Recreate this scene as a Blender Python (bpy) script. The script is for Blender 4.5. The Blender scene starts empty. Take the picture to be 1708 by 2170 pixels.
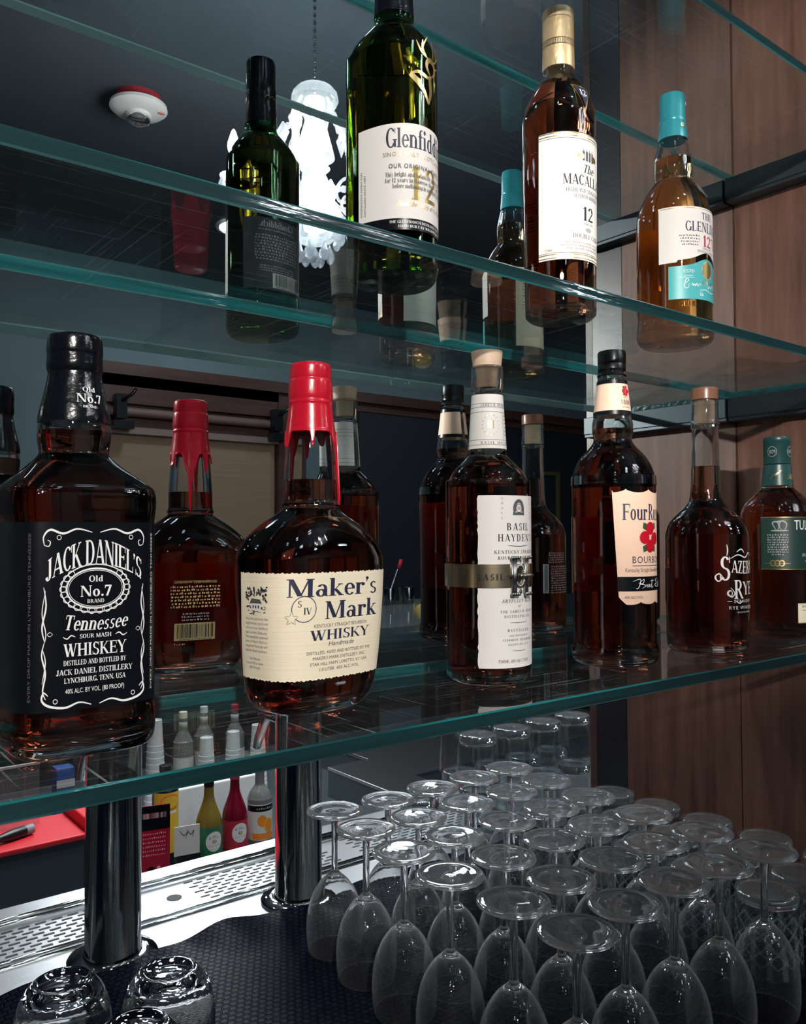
import bpy, math, random
from mathutils import Vector, Matrix
random.seed(7)
PI = math.pi
sc = bpy.context.scene
COL = sc.collection

# ------------------------------------------------------------------ camera
cd = bpy.data.cameras.new('camera'); cam = bpy.data.objects.new('camera', cd); COL.objects.link(cam)
cd.sensor_fit = 'HORIZONTAL'; cd.sensor_width = 36.0; cd.lens = 36.0 * 1767.49 / 1708.0
cd.clip_start = 0.02; cd.clip_end = 60
R_ = Vector((0.7866, -0.6175, -0.0040)); U_ = Vector((-0.0131, -0.0231, 0.9996)); F_ = Vector((0.6174, 0.7862, 0.0262))
m = Matrix.Identity(4)
for i in range(3):
    m[i][0] = R_[i]; m[i][1] = U_[i]; m[i][2] = -F_[i]
m.translation = Vector((-1.138, -0.656, 1.424))
cam.matrix_world = m
sc.camera = cam

# ------------------------------------------------------------------ world, exposure, sampling
w = bpy.data.worlds.new('world'); sc.world = w; w.use_nodes = True
w.node_tree.nodes['Background'].inputs[0].default_value = (0.020, 0.040, 0.062, 1)
w.node_tree.nodes['Background'].inputs[1].default_value = 0.5
vs = sc.view_settings
sc.display_settings.display_device = 'sRGB'
vs.view_transform = 'Standard'; vs.look = 'None'; vs.gamma = 1.0; vs.use_curve_mapping = False
vs.exposure = 0.0
cy = sc.cycles
cy.max_bounces = 22; cy.transmission_bounces = 18; cy.glossy_bounces = 12; cy.diffuse_bounces = 3
cy.transparent_max_bounces = 64; cy.volume_bounces = 0
cy.sample_clamp_indirect = 10.0; cy.sample_clamp_direct = 0.0; cy.blur_glossy = 0.3
try:
    cy.use_denoising = True; cy.denoiser = 'OPENIMAGEDENOISE'
except Exception:
    pass

# ceiling downlights: x, y, lens material, label
LAMPS = [(-0.70, -2.1, 'lamp_dim', 'round ceiling downlight over the aisle in front of the shelves'),
         (-2.6, -2.2, 'lamp_dim', 'round ceiling downlight over the aisle at the black-labelled bottle end'),
         (0.9, -3.3, 'lamp', 'round ceiling downlight near the window wall'),
         (2.8, -2.9, 'lamp', 'round ceiling downlight near the dark doorway'),
         (-0.75, 0.80, 'lamp_bar', 'round ceiling downlight over the drip tray at the red board end'),
         (0.05, 0.85, 'lamp_bar', 'round ceiling downlight over the mixer bottles'),
         (0.45, 1.35, 'lamp_bar', 'round ceiling downlight over the steel cabinets'),
         (0.10, 2.30, 'lamp_bar', 'round ceiling downlight over the paper cups')]
SMALL = [(-1.6, 0.35, 'added small lamp over the low round tumblers'), (-0.9, 0.35, 'added small lamp over the beer towers'), (-0.2, 0.40, 'added small lamp over the tumbler stacks'),  # small lamps added for more glints on bottles and glasses
         (-1.5, -0.9, 'added small lamp before the black-labelled bottle'), (-0.95, -0.95, 'added small lamp before the red wax bottle'), (-0.4, -0.95, 'added small lamp before the scalloped peach label'), (-1.2, -2.9, 'added small lamp near the window'),
         (0.35, 0.45, 'added small lamp just past the wood panel'), (0.9, 0.7, 'added small lamp on the far side of the wood panel'), (-0.5, 1.5, 'added small lamp over the tent card'), (0.3, 1.75, 'added small lamp over the paper cups'), (-1.3, 1.9, 'added small lamp over the splash panel'), (0.0, 2.9, 'added small lamp far behind the mixers')]
# spotlights added to light the shelves: x, y, z of the head, aim point, watts, full cone in degrees, label
ADDED_SPOTS = [((-2.00, -2.60, 2.60), (-0.88, -0.10, 1.58), 325, 21, 'added black spotlight aimed at the red wax bottle'),
         ((-2.60, -2.60, 2.35), (-0.10, -0.13, 1.76), 450, 17.5, 'added black spotlight aimed at the right end of the shelves')]
# unseen globe lamps added to brighten the glasses: x, y, z, label
ADDED_GLOBES = [(0.02, 1.50, 2.15, 'added white globe lamp over the mixer bottles'), (0.40, 2.75, 2.05, 'added white globe lamp beyond the paper cups'), (0.55, 1.45, 2.10, 'added white globe lamp over the narrow steel cabinet'),
          (0.15, 2.15, 2.05, 'added white globe lamp over the paper cups'), (0.95, 1.75, 2.15, 'added white globe lamp over the steel cabinets'), (0.10, 3.4, 2.10, 'added white globe lamp far behind the mixers'), (0.9, 3.3, 2.10, 'added white globe lamp at the far end of the room')]

# ------------------------------------------------------------------ material helpers
def mat(name):
    mt = bpy.data.materials.new(name); mt.use_nodes = True
    nt = mt.node_tree; nt.nodes.clear()
    out = nt.nodes.new('ShaderNodeOutputMaterial')
    return mt, nt, out
def N(nt, t, **kw):
    n = nt.nodes.new('ShaderNode' + t)
    for k, v in kw.items():
        if k.startswith('i_'): n.inputs[k[2:].replace('_', ' ')].default_value = v
        else: setattr(n, k, v)
    return n
def c4(c): return (c[0], c[1], c[2], 1.0)
def pbr(name, col, rough=0.5, metal=0.0, spec=0.5, coat=0.0, noise=None, bump=None, trans=0.0):
    """principled with optional colour noise (col2, scale xyz) and bump (scale xyz, strength)"""
    mt, nt, out = mat(name)
    b = N(nt, 'BsdfPrincipled'); nt.links.new(b.outputs[0], out.inputs[0])
    b.inputs['Base Color'].default_value = c4(col); b.inputs['Roughness'].default_value = rough
    b.inputs['Metallic'].default_value = metal; b.inputs['Specular IOR Level'].default_value = spec
    b.inputs['Coat Weight'].default_value = coat; b.inputs['Coat Roughness'].default_value = 0.08
    b.inputs['Transmission Weight'].default_value = trans
    if noise or bump:
        tc = N(nt, 'TexCoord')
        def tex(scl, det=4):
            mp = N(nt, 'Mapping'); mp.inputs['Scale'].default_value = scl
            nt.links.new(tc.outputs['Object'], mp.inputs[0])
            nz = N(nt, 'TexNoise'); nz.inputs['Scale'].default_value = 1.0; nz.inputs['Detail'].default_value = det
            nt.links.new(mp.outputs[0], nz.inputs[0]); return nz
        if noise:
            nz = tex(noise[1]); rp = N(nt, 'ValToRGB')
            rp.color_ramp.elements[0].position = 0.3; rp.color_ramp.elements[1].position = 0.7
            rp.color_ramp.elements[0].color = c4(col); rp.color_ramp.elements[1].color = c4(noise[0])
            nt.links.new(nz.outputs[0], rp.inputs[0]); nt.links.new(rp.outputs[0], b.inputs['Base Color'])
        if bump:
            nz = tex(bump[0]); bp = N(nt, 'Bump'); bp.inputs['Strength'].default_value = bump[1]; bp.inputs['Distance'].default_value = 0.001
            nt.links.new(nz.outputs[0], bp.inputs['Height']); nt.links.new(bp.outputs[0], b.inputs['Normal'])
    return mt
def thin_glass(name, tint, ior=1.5, rough=0.01, bump=None, haze=0.0, rim_sheen=0.0, scratch=0.0):
    """thin clear sheet: straight-through transmission plus mirror reflection by Fresnel"""
    mt, nt, out = mat(name)
    geo = N(nt, 'NewGeometry'); mth = N(nt, 'Math', operation='MULTIPLY_ADD')
    nt.links.new(geo.outputs['Backfacing'], mth.inputs[0]); mth.inputs[1].default_value = 1 / ior - ior; mth.inputs[2].default_value = ior
    fr = N(nt, 'Fresnel'); nt.links.new(mth.outputs[0], fr.inputs['IOR'])
    tr = N(nt, 'BsdfTransparent'); tr.inputs[0].default_value = c4(tint)
    gl = N(nt, 'BsdfGlossy'); gl.inputs['Roughness'].default_value = rough
    mx = N(nt, 'MixShader'); nt.links.new(fr.outputs[0], mx.inputs[0]); nt.links.new(tr.outputs[0], mx.inputs[1]); nt.links.new(gl.outputs[0], mx.inputs[2])
    last = mx
    if rim_sheen:  # diffuse sheen painted in to brighten the rims
        lw = N(nt, 'LayerWeight'); lw.inputs[0].default_value = 0.5
        pw = N(nt, 'Math', operation='POWER'); nt.links.new(lw.outputs['Facing'], pw.inputs[0]); pw.inputs[1].default_value = 2.5
        ml = N(nt, 'Math', operation='MULTIPLY_ADD'); nt.links.new(pw.outputs[0], ml.inputs[0]); ml.inputs[1].default_value = rim_sheen; ml.inputs[2].default_value = rim_sheen * .08
        df = N(nt, 'BsdfDiffuse'); df.inputs[0].default_value = (0.82, 0.86, 0.88, 1)
        m2 = N(nt, 'MixShader'); nt.links.new(ml.outputs[0], m2.inputs[0])
        nt.links.new(mx.outputs[0], m2.inputs[1]); nt.links.new(df.outputs[0], m2.inputs[2]); last = m2
    if haze:
        df = N(nt, 'BsdfDiffuse'); df.inputs[0].default_value = (0.75, 0.85, 0.87, 1)
        m2 = N(nt, 'MixShader'); m2.inputs[0].default_value = haze
        if scratch:
            tc = N(nt, 'TexCoord'); acc = None
            for rot, sc_ in ((0.35, (6, 420, 6)), (-0.8, (5, 380, 5)), (1.3, (420, 7, 7))):
                mp = N(nt, 'Mapping'); mp.inputs['Rotation'].default_value = (0, 0, rot); mp.inputs['Scale'].default_value = sc_
                nz = N(nt, 'TexNoise'); nz.inputs['Scale'].default_value = 1.0; nz.inputs['Detail'].default_value = 1.0
                nt.links.new(tc.outputs['Object'], mp.inputs[0]); nt.links.new(mp.outputs[0], nz.inputs[0])
                mr_ = N(nt, 'MapRange'); mr_.inputs['From Min'].default_value = .70; mr_.inputs['From Max'].default_value = .78; mr_.inputs['To Min'].default_value = 0; mr_.inputs['To Max'].default_value = scratch
                nt.links.new(nz.outputs[0], mr_.inputs['Value'])
                if acc is None: acc = mr_.outputs[0]
                else:
                    ad = N(nt, 'Math', operation='ADD'); nt.links.new(acc, ad.inputs[0]); nt.links.new(mr_.outputs[0], ad.inputs[1]); acc = ad.outputs[0]
            ad = N(nt, 'Math', operation='ADD'); nt.links.new(acc, ad.inputs[0]); ad.inputs[1].default_value = haze; nt.links.new(ad.outputs[0], m2.inputs[0])
        nt.links.new(mx.outputs[0], m2.inputs[1]); nt.links.new(df.outputs[0], m2.inputs[2]); last = m2
    if bump:
        tc = N(nt, 'TexCoord'); mp = N(nt, 'Mapping'); mp.inputs['Scale'].default_value = bump[0]
        nz = N(nt, 'TexNoise'); nz.inputs['Scale'].default_value = 1.0
        bp = N(nt, 'Bump'); bp.inputs['Strength'].default_value = bump[1]; bp.inputs['Distance'].default_value = 0.002
        nt.links.new(tc.outputs['Object'], mp.inputs[0]); nt.links.new(mp.outputs[0], nz.inputs[0]); nt.links.new(nz.outputs[0], bp.inputs['Height'])
        nt.links.new(bp.outputs[0], gl.inputs['Normal'])
    nt.links.new(last.outputs[0], out.inputs[0])
    return mt
def glass(name, col=(1, 1, 1), ior=1.5, rough=0.0, absorb=None, dens=60, bump=None, rim_sheen=0.0):
    mt, nt, out = mat(name)
    g = N(nt, 'BsdfGlass'); g.inputs['Color'].default_value = c4(col); g.inputs['IOR'].default_value = ior; g.inputs['Roughness'].default_value = rough
    if rim_sheen:                                                # pale veil painted in for bright rims, denser at grazing angles
        lw = N(nt, 'LayerWeight'); lw.inputs[0].default_value = 0.5
        pw = N(nt, 'Math', operation='POWER'); nt.links.new(lw.outputs['Facing'], pw.inputs[0]); pw.inputs[1].default_value = 2.6
        ml = N(nt, 'Math', operation='MULTIPLY_ADD'); nt.links.new(pw.outputs[0], ml.inputs[0]); ml.inputs[1].default_value = rim_sheen; ml.inputs[2].default_value = rim_sheen * .05
        df = N(nt, 'BsdfDiffuse'); df.inputs[0].default_value = (0.82, 0.86, 0.88, 1); m2 = N(nt, 'MixShader')
        nt.links.new(ml.outputs[0], m2.inputs[0]); nt.links.new(g.outputs[0], m2.inputs[1]); nt.links.new(df.outputs[0], m2.inputs[2]); nt.links.new(m2.outputs[0], out.inputs[0])
    else: nt.links.new(g.outputs[0], out.inputs[0])
    if absorb:
        v = N(nt, 'VolumeAbsorption'); v.inputs[0].default_value = c4(absorb); v.inputs[1].default_value = dens
        nt.links.new(v.outputs[0], out.inputs['Volume'])
    if bump:
        tc = N(nt, 'TexCoord'); nz = N(nt, 'TexNoise'); nz.inputs['Scale'].default_value = bump[0]
        bp = N(nt, 'Bump'); bp.inputs['Strength'].default_value = bump[1]; bp.inputs['Distance'].default_value = 0.001
        nt.links.new(tc.outputs['Object'], nz.inputs[0]); nt.links.new(nz.outputs[0], bp.inputs['Height']); nt.links.new(bp.outputs[0], g.inputs['Normal'])
    return mt
def emit(name, col, s):
    mt, nt, out = mat(name); e = N(nt, 'Emission'); e.inputs[0].default_value = c4(col); e.inputs[1].default_value = s
    nt.links.new(e.outputs[0], out.inputs[0]); return mt

M = {}
M['bottle_glass'] = glass('clear_bottle_glass', (0.97, 0.98, 0.98), 1.5, bump=(28, 0.12))
M['green_glass'] = glass('green_bottle_glass', (0.95, 1, 0.95), 1.5, absorb=(0.25, 0.80, 0.22), dens=380, bump=(28, 0.12))
M['bourbon'] = glass('bourbon', (1, 1, 1), 1.36, absorb=(0.73, 0.33, 0.06), dens=46)
M['bourbon_dark'] = glass('dark_bourbon', (1, 1, 1), 1.36, absorb=(0.78, 0.30, 0.05), dens=52)
M['scotch'] = glass('scotch', (1, 1, 1), 1.36, absorb=(0.93, 0.62, 0.10), dens=36)
M['scotch_amber'] = glass('amber_scotch', (1, 1, 1), 1.36, absorb=(0.86, 0.37, 0.05), dens=44)
M['clear_glass'] = glass('drinking_glass', (0.985, 0.99, 0.99), 1.5, rim_sheen=.10)
M['bowl_glass'] = glass('wine_bowl_glass', (0.99, 0.995, 0.995), 1.5, bump=(80, .22), rim_sheen=.20)
M['tumbler_glass'] = thin_glass('tumbler_wall_glass', (0.93, 0.95, 0.955), 1.52, 0.02, bump=((70, 70, 40), 0.5), rim_sheen=.02)
M['cut_line'] = thin_glass('cut_groove_glass', (0.9, 0.92, 0.93), 1.52, 0.05, haze=.16)
M['shelf_glass'] = thin_glass('shelf_sheet_glass', (0.925, 0.962, 0.962), 1.5, 0.012, haze=0.006, scratch=0.22)
M['pane'] = thin_glass('acrylic_pane', (0.9, 0.9, 0.9), 1.49, 0.05, haze=0.08)
M['shelf_edge'] = pbr('glass_shelf_edge', (0.002, 0.022, 0.028), 0.10, 0, 0.9, bump=((14, 120, 160), 0.6), noise=((0.010, 0.19, 0.20), (7, 60, 190)))
M['edge_core'] = pbr('glass_shelf_edge_core', (0.0004, 0.006, 0.009), 0.07, 0, 0.8, bump=((10, 90, 120), 0.5), noise=((0.0012, 0.026, 0.031), (5, 40, 260)))
def edge_translucent(mt, f):
    nt = mt.node_tree; out = next(n for n in nt.nodes if n.type == 'OUTPUT_MATERIAL'); pb = next(n for n in nt.nodes if n.type == 'BSDF_PRINCIPLED')
    tl = N(nt, 'BsdfTranslucent'); tl.inputs[0].default_value = (.50, .84, .84, 1); mx = N(nt, 'MixShader'); mx.inputs[0].default_value = f
    nt.links.new(pb.outputs[0], mx.inputs[1]); nt.links.new(tl.outputs[0], mx.inputs[2]); nt.links.new(mx.outputs[0], out.inputs[0])
edge_translucent(M['edge_core'], .085); edge_translucent(M['shelf_edge'], .14)
M['chrome'] = pbr('polished_chrome', (0.62, 0.66, 0.66), 0.06, 1.0, bump=((200, 200, 20), 0.05))
M['steel'] = pbr('brushed_steel', (0.50, 0.53, 0.55), 0.30, 1.0, bump=((12, 500, 500), 0.25))
M['steel_dark'] = pbr('dark_brushed_steel', (0.13, 0.16, 0.18), 0.34, 0.7, bump=((12, 500, 500), 0.2))
M['black'] = pbr('black_plastic', (0.006, 0.007, 0.010), 0.30)
M['black_gloss'] = pbr('black_gloss_foil', (0.004, 0.005, 0.008), 0.16, 0, 0.6, bump=((90, 90, 130), 0.6))
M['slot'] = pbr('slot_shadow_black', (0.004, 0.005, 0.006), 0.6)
M['wax'] = pbr('red_sealing_wax', (0.52, 0.008, 0.025), 0.22, 0, 0.55, coat=0.35)
M['paper_cream'] = pbr('cream_paper', (0.83, 0.74, 0.56), 0.7, bump=((4, 4, 500), 0.25))
M['paper_white'] = pbr('white_paper', (0.73, 0.70, 0.675), 0.6)
M['paper_peach'] = pbr('peach_paper', (0.82, 0.56, 0.42), 0.55)
M['paper_grey'] = pbr('grey_paper', (0.62, 0.62, 0.58), 0.6)
M['label_black'] = pbr('black_label', (0.004, 0.005, 0.008), 0.30, 0, 0.25)
M['label_charcoal'] = pbr('charcoal_label', (0.035, 0.042, 0.05), 0.5)
M['label_green'] = pbr('dark_green_label', (0.007, 0.032, 0.027), 0.45)
M['label_teal'] = pbr('teal_label', (0.055, 0.40, 0.42), 0.4)
M['cap_teal'] = pbr('teal_foil', (0.035, 0.30, 0.36), 0.28, 0.2, bump=((60, 60, 60), 0.2))
M['cap_green'] = pbr('dark_green_foil', (0.012, 0.055, 0.055), 0.35)
M['cap_gold'] = pbr('embossed_gold_foil', (0.62, 0.47, 0.27), 0.42, 0.55, bump=((180, 180, 90), 0.7))
M['ink'] = pbr('black_ink', (0.010, 0.011, 0.016), 0.6)
M['ink_grey'] = pbr('grey_ink', (0.09, 0.09, 0.095), 0.6)
M['ink_navy'] = pbr('navy_ink', (0.02, 0.025, 0.06), 0.5)
M['ink_white'] = pbr('white_ink', (0.80, 0.80, 0.80), 0.5)
M['ink_grey_light'] = pbr('pale_grey_ink', (0.34, 0.35, 0.36), 0.5)
M['ink_red'] = pbr('red_ink', (0.42, 0.012, 0.05), 0.5)
M['ink_green'] = pbr('leaf_green_ink', (0.02, 0.09, 0.035), 0.5)
M['gold'] = pbr('gold_foil', (0.72, 0.53, 0.22), 0.30, 0.9)
M['pewter'] = pbr('pewter_badge', (0.42, 0.42, 0.42), 0.30, 1.0)
M['brass_band'] = pbr('bronze_band', (0.66, 0.54, 0.38), 0.26, 1.0)
M['cork'] = pbr('pale_wood_stopper', (0.62, 0.46, 0.34), 0.55, noise=((0.55, 0.40, 0.28), (40, 40, 200)))
M['cork_brown'] = pbr('brown_stopper', (0.22, 0.10, 0.065), 0.3)
M['tan_code'] = pbr('tan_barcode_patch', (0.55, 0.41, 0.20), 0.6)
M['mirror'] = pbr('mirror_silver', (0.76, 0.82, 0.835), 0.0, 1.0)
M['rail'] = pbr('slate_steel_rail', (0.045, 0.062, 0.072), 0.38, 0.5)
M['trim_dark'] = pbr('dark_stained_trim', (0.020, 0.020, 0.026), 0.28)
M['trim_brown'] = pbr('brown_edge_banding', (0.085, 0.045, 0.036), 0.35)
M['red_board'] = pbr('red_board_plastic', (0.62, 0.022, 0.035), 0.45)
M['white_paper_cup'] = pbr('white_paper_cup', (0.72, 0.74, 0.73), 0.7)
M['white_plastic'] = pbr('white_plastic', (0.75, 0.74, 0.72), 0.4)
M['ceiling'] = pbr('slate_ceiling_paint', (0.055, 0.072, 0.090), 0.8)
M['wall_blue'] = pbr('blue_grey_wall_paint', (0.13, 0.185, 0.21), 0.75, noise=((0.16, 0.22, 0.245), (1.5, 1.5, 1.5)))
M['wall_dark'] = pbr('dark_wall_paint', (0.012, 0.017, 0.026), 0.7)
M['floor'] = pbr('dark_floor', (0.020, 0.022, 0.026), 0.45)
M['blind'] = pbr('tan_roller_blind', (0.30, 0.20, 0.13), 0.8, noise=((0.26, 0.175, 0.11), (2, 2, 90)))
M['mahogany'] = pbr('mahogany_trim', (0.060, 0.028, 0.022), 0.4, noise=((0.09, 0.042, 0.033), (3, 3, 40)))
M['yellow'] = pbr('lemon_yellow', (0.75, 0.50, 0.05), 0.4)
M['orange'] = pbr('orange_print', (0.80, 0.25, 0.02), 0.45)
M['card_red'] = pbr('glossy_red_card', (0.36, 0.010, 0.035), 0.25)
M['card_pink'] = pbr('pale_pink_print', (0.78, 0.52, 0.55), 0.4)
M['syrup_yellow'] = pbr('yellow_lime_syrup', (0.16, 0.115, 0.022), 0.08, 0, 0.5)
M['syrup_red'] = pbr('red_grenadine_syrup', (0.12, 0.003, 0.013), 0.08, 0, 0.5)
M['spirit_clear'] = pbr('grey_clear_spirit', (0.15, 0.155, 0.15), 0.06, 0, 0.5)
M['green_label'] = pbr('mixer_green_label', (0.03, 0.16, 0.075), 0.4)
M['red_label'] = pbr('mixer_red_label', (0.42, 0.02, 0.04), 0.4)
M['blue'] = pbr('blue_plastic', (0.02, 0.10, 0.36), 0.4)
M['core'] = emit('chandelier_core', (1.0, 0.98, 0.96), 55.0)
M['bulb'] = emit('chandelier_bulb', (1.0, 0.98, 0.96), 160.0)
M['globe'] = emit('added_globe_glow', (0.92, 0.965, 1.0), 60.0)
M['spot_lens'] = emit('spotlight_lens', (1.0, 0.95, 0.88), 260.0)
M['lamp'] = emit('downlight_lens', (0.86, 0.93, 1.0), 66.0)
M['lamp_added'] = emit('added_lamp_lens', (0.95, 0.975, 1.0), 150.0)
M['lamp_dim'] = emit('dim_downlight_lens', (0.70, 0.84, 1.0), 16.0)
M['lamp_bar'] = emit('bar_downlight_lens', (0.92, 0.965, 1.0), 62.0)
def crystal():
    mt, nt, out = mat('cut_crystal')
    g = N(nt, 'BsdfGlossy'); g.inputs['Roughness'].default_value = 0.08; g.inputs[0].default_value = (0.95, 0.97, 1, 1)
    t = N(nt, 'BsdfTranslucent'); t.inputs[0].default_value = (0.95, 0.97, 1, 1)
    p = N(nt, 'BsdfTransparent'); p.inputs[0].default_value = (0.95, 0.97, 1, 1)
    m1 = N(nt, 'MixShader'); m1.inputs[0].default_value = 0.30; m2 = N(nt, 'MixShader'); m2.inputs[0].default_value = 0.25
    nt.links.new(p.outputs[0], m1.inputs[1]); nt.links.new(t.outputs[0], m1.inputs[2])
    nt.links.new(m1.outputs[0], m2.inputs[1]); nt.links.new(g.outputs[0], m2.inputs[2]); nt.links.new(m2.outputs[0], out.inputs[0])
    return mt
M['crystal'] = crystal()
def wood():
    mt, nt, out = mat('lacquered_walnut')
    b = N(nt, 'BsdfPrincipled'); nt.links.new(b.outputs[0], out.inputs[0])
    tc = N(nt, 'TexCoord'); mp = N(nt, 'Mapping'); mp.inputs['Scale'].default_value = (30, 30, 2.2)
    nz = N(nt, 'TexNoise'); nz.inputs['Scale'].default_value = 1.6; nz.inputs['Detail'].default_value = 8; nz.inputs['Roughness'].default_value = 0.65
    nt.links.new(tc.outputs['Object'], mp.inputs[0]); nt.links.new(mp.outputs[0], nz.inputs[0])
    n2 = N(nt, 'TexNoise'); n2.inputs['Scale'].default_value = 5.0; n2.inputs['Detail'].default_value = 3
    nt.links.new(tc.outputs['Object'], n2.inputs[0])
    mx = N(nt, 'Math', operation='MULTIPLY_ADD'); nt.links.new(n2.outputs[0], mx.inputs[0]); mx.inputs[1].default_value = 0.45
    nt.links.new(nz.outputs[0], mx.inputs[2])
    rp = N(nt, 'ValToRGB'); e = rp.color_ramp.elements
    e[0].position = 0.45; e[0].color = (0.062, 0.027, 0.020, 1); e[1].position = 0.92; e[1].color = (0.185, 0.092, 0.066, 1)
    nt.links.new(mx.outputs[0], rp.inputs[0]); nt.links.new(rp.outputs[0], b.inputs['Base Color'])
    b.inputs['Roughness'].default_value = 0.5; b.inputs['Specular IOR Level'].default_value = 0.35; b.inputs['Coat Weight'].default_value = 0.10; b.inputs['Coat Roughness'].default_value = 0.14
    return mt
M['wood'] = wood()
def rubber():
    mt, nt, out = mat('woven_rubber_mat')
    b = N(nt, 'BsdfPrincipled'); nt.links.new(b.outputs[0], out.inputs[0])
    tc = N(nt, 'TexCoord'); mp = N(nt, 'Mapping'); mp.inputs['Scale'].default_value = (1, 1, 1)
    nt.links.new(tc.outputs['Object'], mp.inputs[0])
    br = N(nt, 'TexBrick'); br.inputs['Scale'].default_value = 1.0; br.inputs['Brick Width'].default_value = 0.0088; br.inputs['Row Height'].default_value = 0.0076
    br.inputs['Mortar Size'].default_value = 0.0014; br.inputs['Mortar Smooth'].default_value = 0.7
    br.inputs['Color1'].default_value = (0.0025, 0.0035, 0.010, 1); br.inputs['Color2'].default_value = (0.004, 0.005, 0.013, 1); br.inputs['Mortar'].default_value = (0.002, 0.002, 0.004, 1)
    nt.links.new(mp.outputs[0], br.inputs['Vector']); nt.links.new(br.outputs['Color'], b.inputs['Base Color'])
    inv = N(nt, 'Math', operation='SUBTRACT'); inv.inputs[0].default_value = 1.0; nt.links.new(br.outputs['Fac'], inv.inputs[1])
    bp = N(nt, 'Bump'); bp.inputs['Strength'].default_value = 1.0; bp.inputs['Distance'].default_value = 0.0040
    nt.links.new(inv.outputs[0], bp.inputs['Height']); nt.links.new(bp.outputs[0], b.inputs['Normal'])
    b.inputs['Roughness'].default_value = 0.30; b.inputs['Specular IOR Level'].default_value = 0.02
    return mt
M['rubber'] = rubber()

# ------------------------------------------------------------------ mesh builder
class MB:
    def __init__(s): s.v = []; s.f = []; s.mi = []; s.sm = []
    def vert(s, p): s.v.append((p[0], p[1], p[2])); return len(s.v) - 1
    def face(s, idx, mi=0, smooth=False): s.f.append(tuple(idx)); s.mi.append(mi); s.sm.append(smooth)
    def box(s, x0, x1, y0, y1, z0, z1, mi=0, mis=None):
        b = len(s.v)
        for z in (z0, z1):
            for (x, y) in ((x0, y0), (x1, y0), (x1, y1), (x0, y1)): s.v.append((x, y, z))
        q = [(0, 3, 2, 1), (4, 5, 6, 7), (0, 1, 5, 4), (1, 2, 6, 5), (2, 3, 7, 6), (3, 0, 4, 7)]   # bottom, top, -y, +x, +y, -x
        for k, f in enumerate(q): s.face([b + i for i in f], (mis[k] if mis else mi))
    def loft(s, rings, close0=True, close1=True, mi=0, smooth=True):
        n = len(rings[0]); base = []
        for r in rings:
            base.append(len(s.v)); s.v.extend([(p[0], p[1], p[2]) for p in r])
        for a, b in zip(base, base[1:]):
            for i in range(n):
                j = (i + 1) % n; s.face((a + i, a + j, b + j, b + i), mi, smooth)
        if close0: s.face([base[0] + i for i in range(n)][::-1], mi, False)
        if close1: s.face([base[-1] + i for i in range(n)], mi, False)
    def lathe(s, prof, c=(0, 0, 0), n=40, close0=True, close1=True, mi=0, mtx=None):
        rings = []
        for r, z in prof:
            ring = [Vector((c[0] + r * math.cos(2 * PI * i / n), c[1] + r * math.sin(2 * PI * i / n), c[2] + z)) for i in range(n)]
            if mtx: ring = [mtx @ p for p in ring]
            rings.append(ring)
        s.loft(rings, close0, close1, mi)
    def tube(s, pts, r, n=10, mi=0, caps=True):
        pts = [Vector(p) for p in pts]; rings = []; up = None
        for i, p in enumerate(pts):
            d = (pts[min(i + 1, len(pts) - 1)] - pts[max(i - 1, 0)]).normalized()
            if up is None: up = d.orthogonal().normalized()
            up = (up - d * up.dot(d)).normalized(); sd = d.cross(up)
            rr = r[i] if isinstance(r, (list, tuple)) else r
            rings.append([p + (up * math.cos(2 * PI * k / n) + sd * math.sin(2 * PI * k / n)) * rr for k in range(n)])
        s.loft(rings, caps, caps, mi)
    def sphere(s, c, r, n=14, mi=0, sq=(1, 1, 1)):
        k = n // 2
        rings = []
        for i in range(1, k):
            t = PI * i / k
            rings.append([(c[0] + r * sq[0] * math.sin(t) * math.cos(2 * PI * j / n), c[1] + r * sq[1] * math.sin(t) * math.sin(2 * PI * j / n), c[2] - r * sq[2] * math.cos(t)) for j in range(n)])
        s.loft(rings, True, True, mi)
    def build(s, name, mats, parent=None, sharp=None, bevel=0):
        me = bpy.data.meshes.new(name)
        me.from_pydata(s.v, [], s.f)
        for mt in (mats if isinstance(mats, (list, tuple)) else [mats]): me.materials.append(mt)
        me.polygons.foreach_set('material_index', s.mi); me.polygons.foreach_set('use_smooth', s.sm)
        me.update()
        if sharp and any(s.sm): me.set_sharp_from_angle(angle=math.radians(sharp))
        o = bpy.data.objects.new(name, me); COL.objects.link(o)
        if parent: o.parent = parent
        if bevel:
            b = o.modifiers.new('bevel', 'BEVEL'); b.width = bevel; b.segments = 2; b.limit_method = 'ANGLE'
        return o

def tag(o, label=None, cat=None, group=None, kind=None):
    if label: o['label'] = label
    if cat: o['category'] = cat
    if group: o['group'] = group
    if kind: o['kind'] = kind
    return o
def thing(name, label, cat, loc=(0, 0, 0), rz=0, group=None):
    o = bpy.data.objects.new(name, None); COL.objects.link(o); o.empty_display_size = 0.02
    o.location = loc; o.rotation_euler = (0, 0, rz)
    return tag(o, label, cat, group)
def copy_tree(o, loc, rz=0, label=None, group=None):
    c = o.copy(); COL.objects.link(c); c.location = loc; c.rotation_euler = (0, 0, rz)
    if label: c['label'] = label
    if group: c['group'] = group
    for ch in o.children:
        d = ch.copy(); COL.objects.link(d); d.parent = c
        for g in ch.children:
            e = g.copy(); COL.objects.link(e); e.parent = d
    return c

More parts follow.
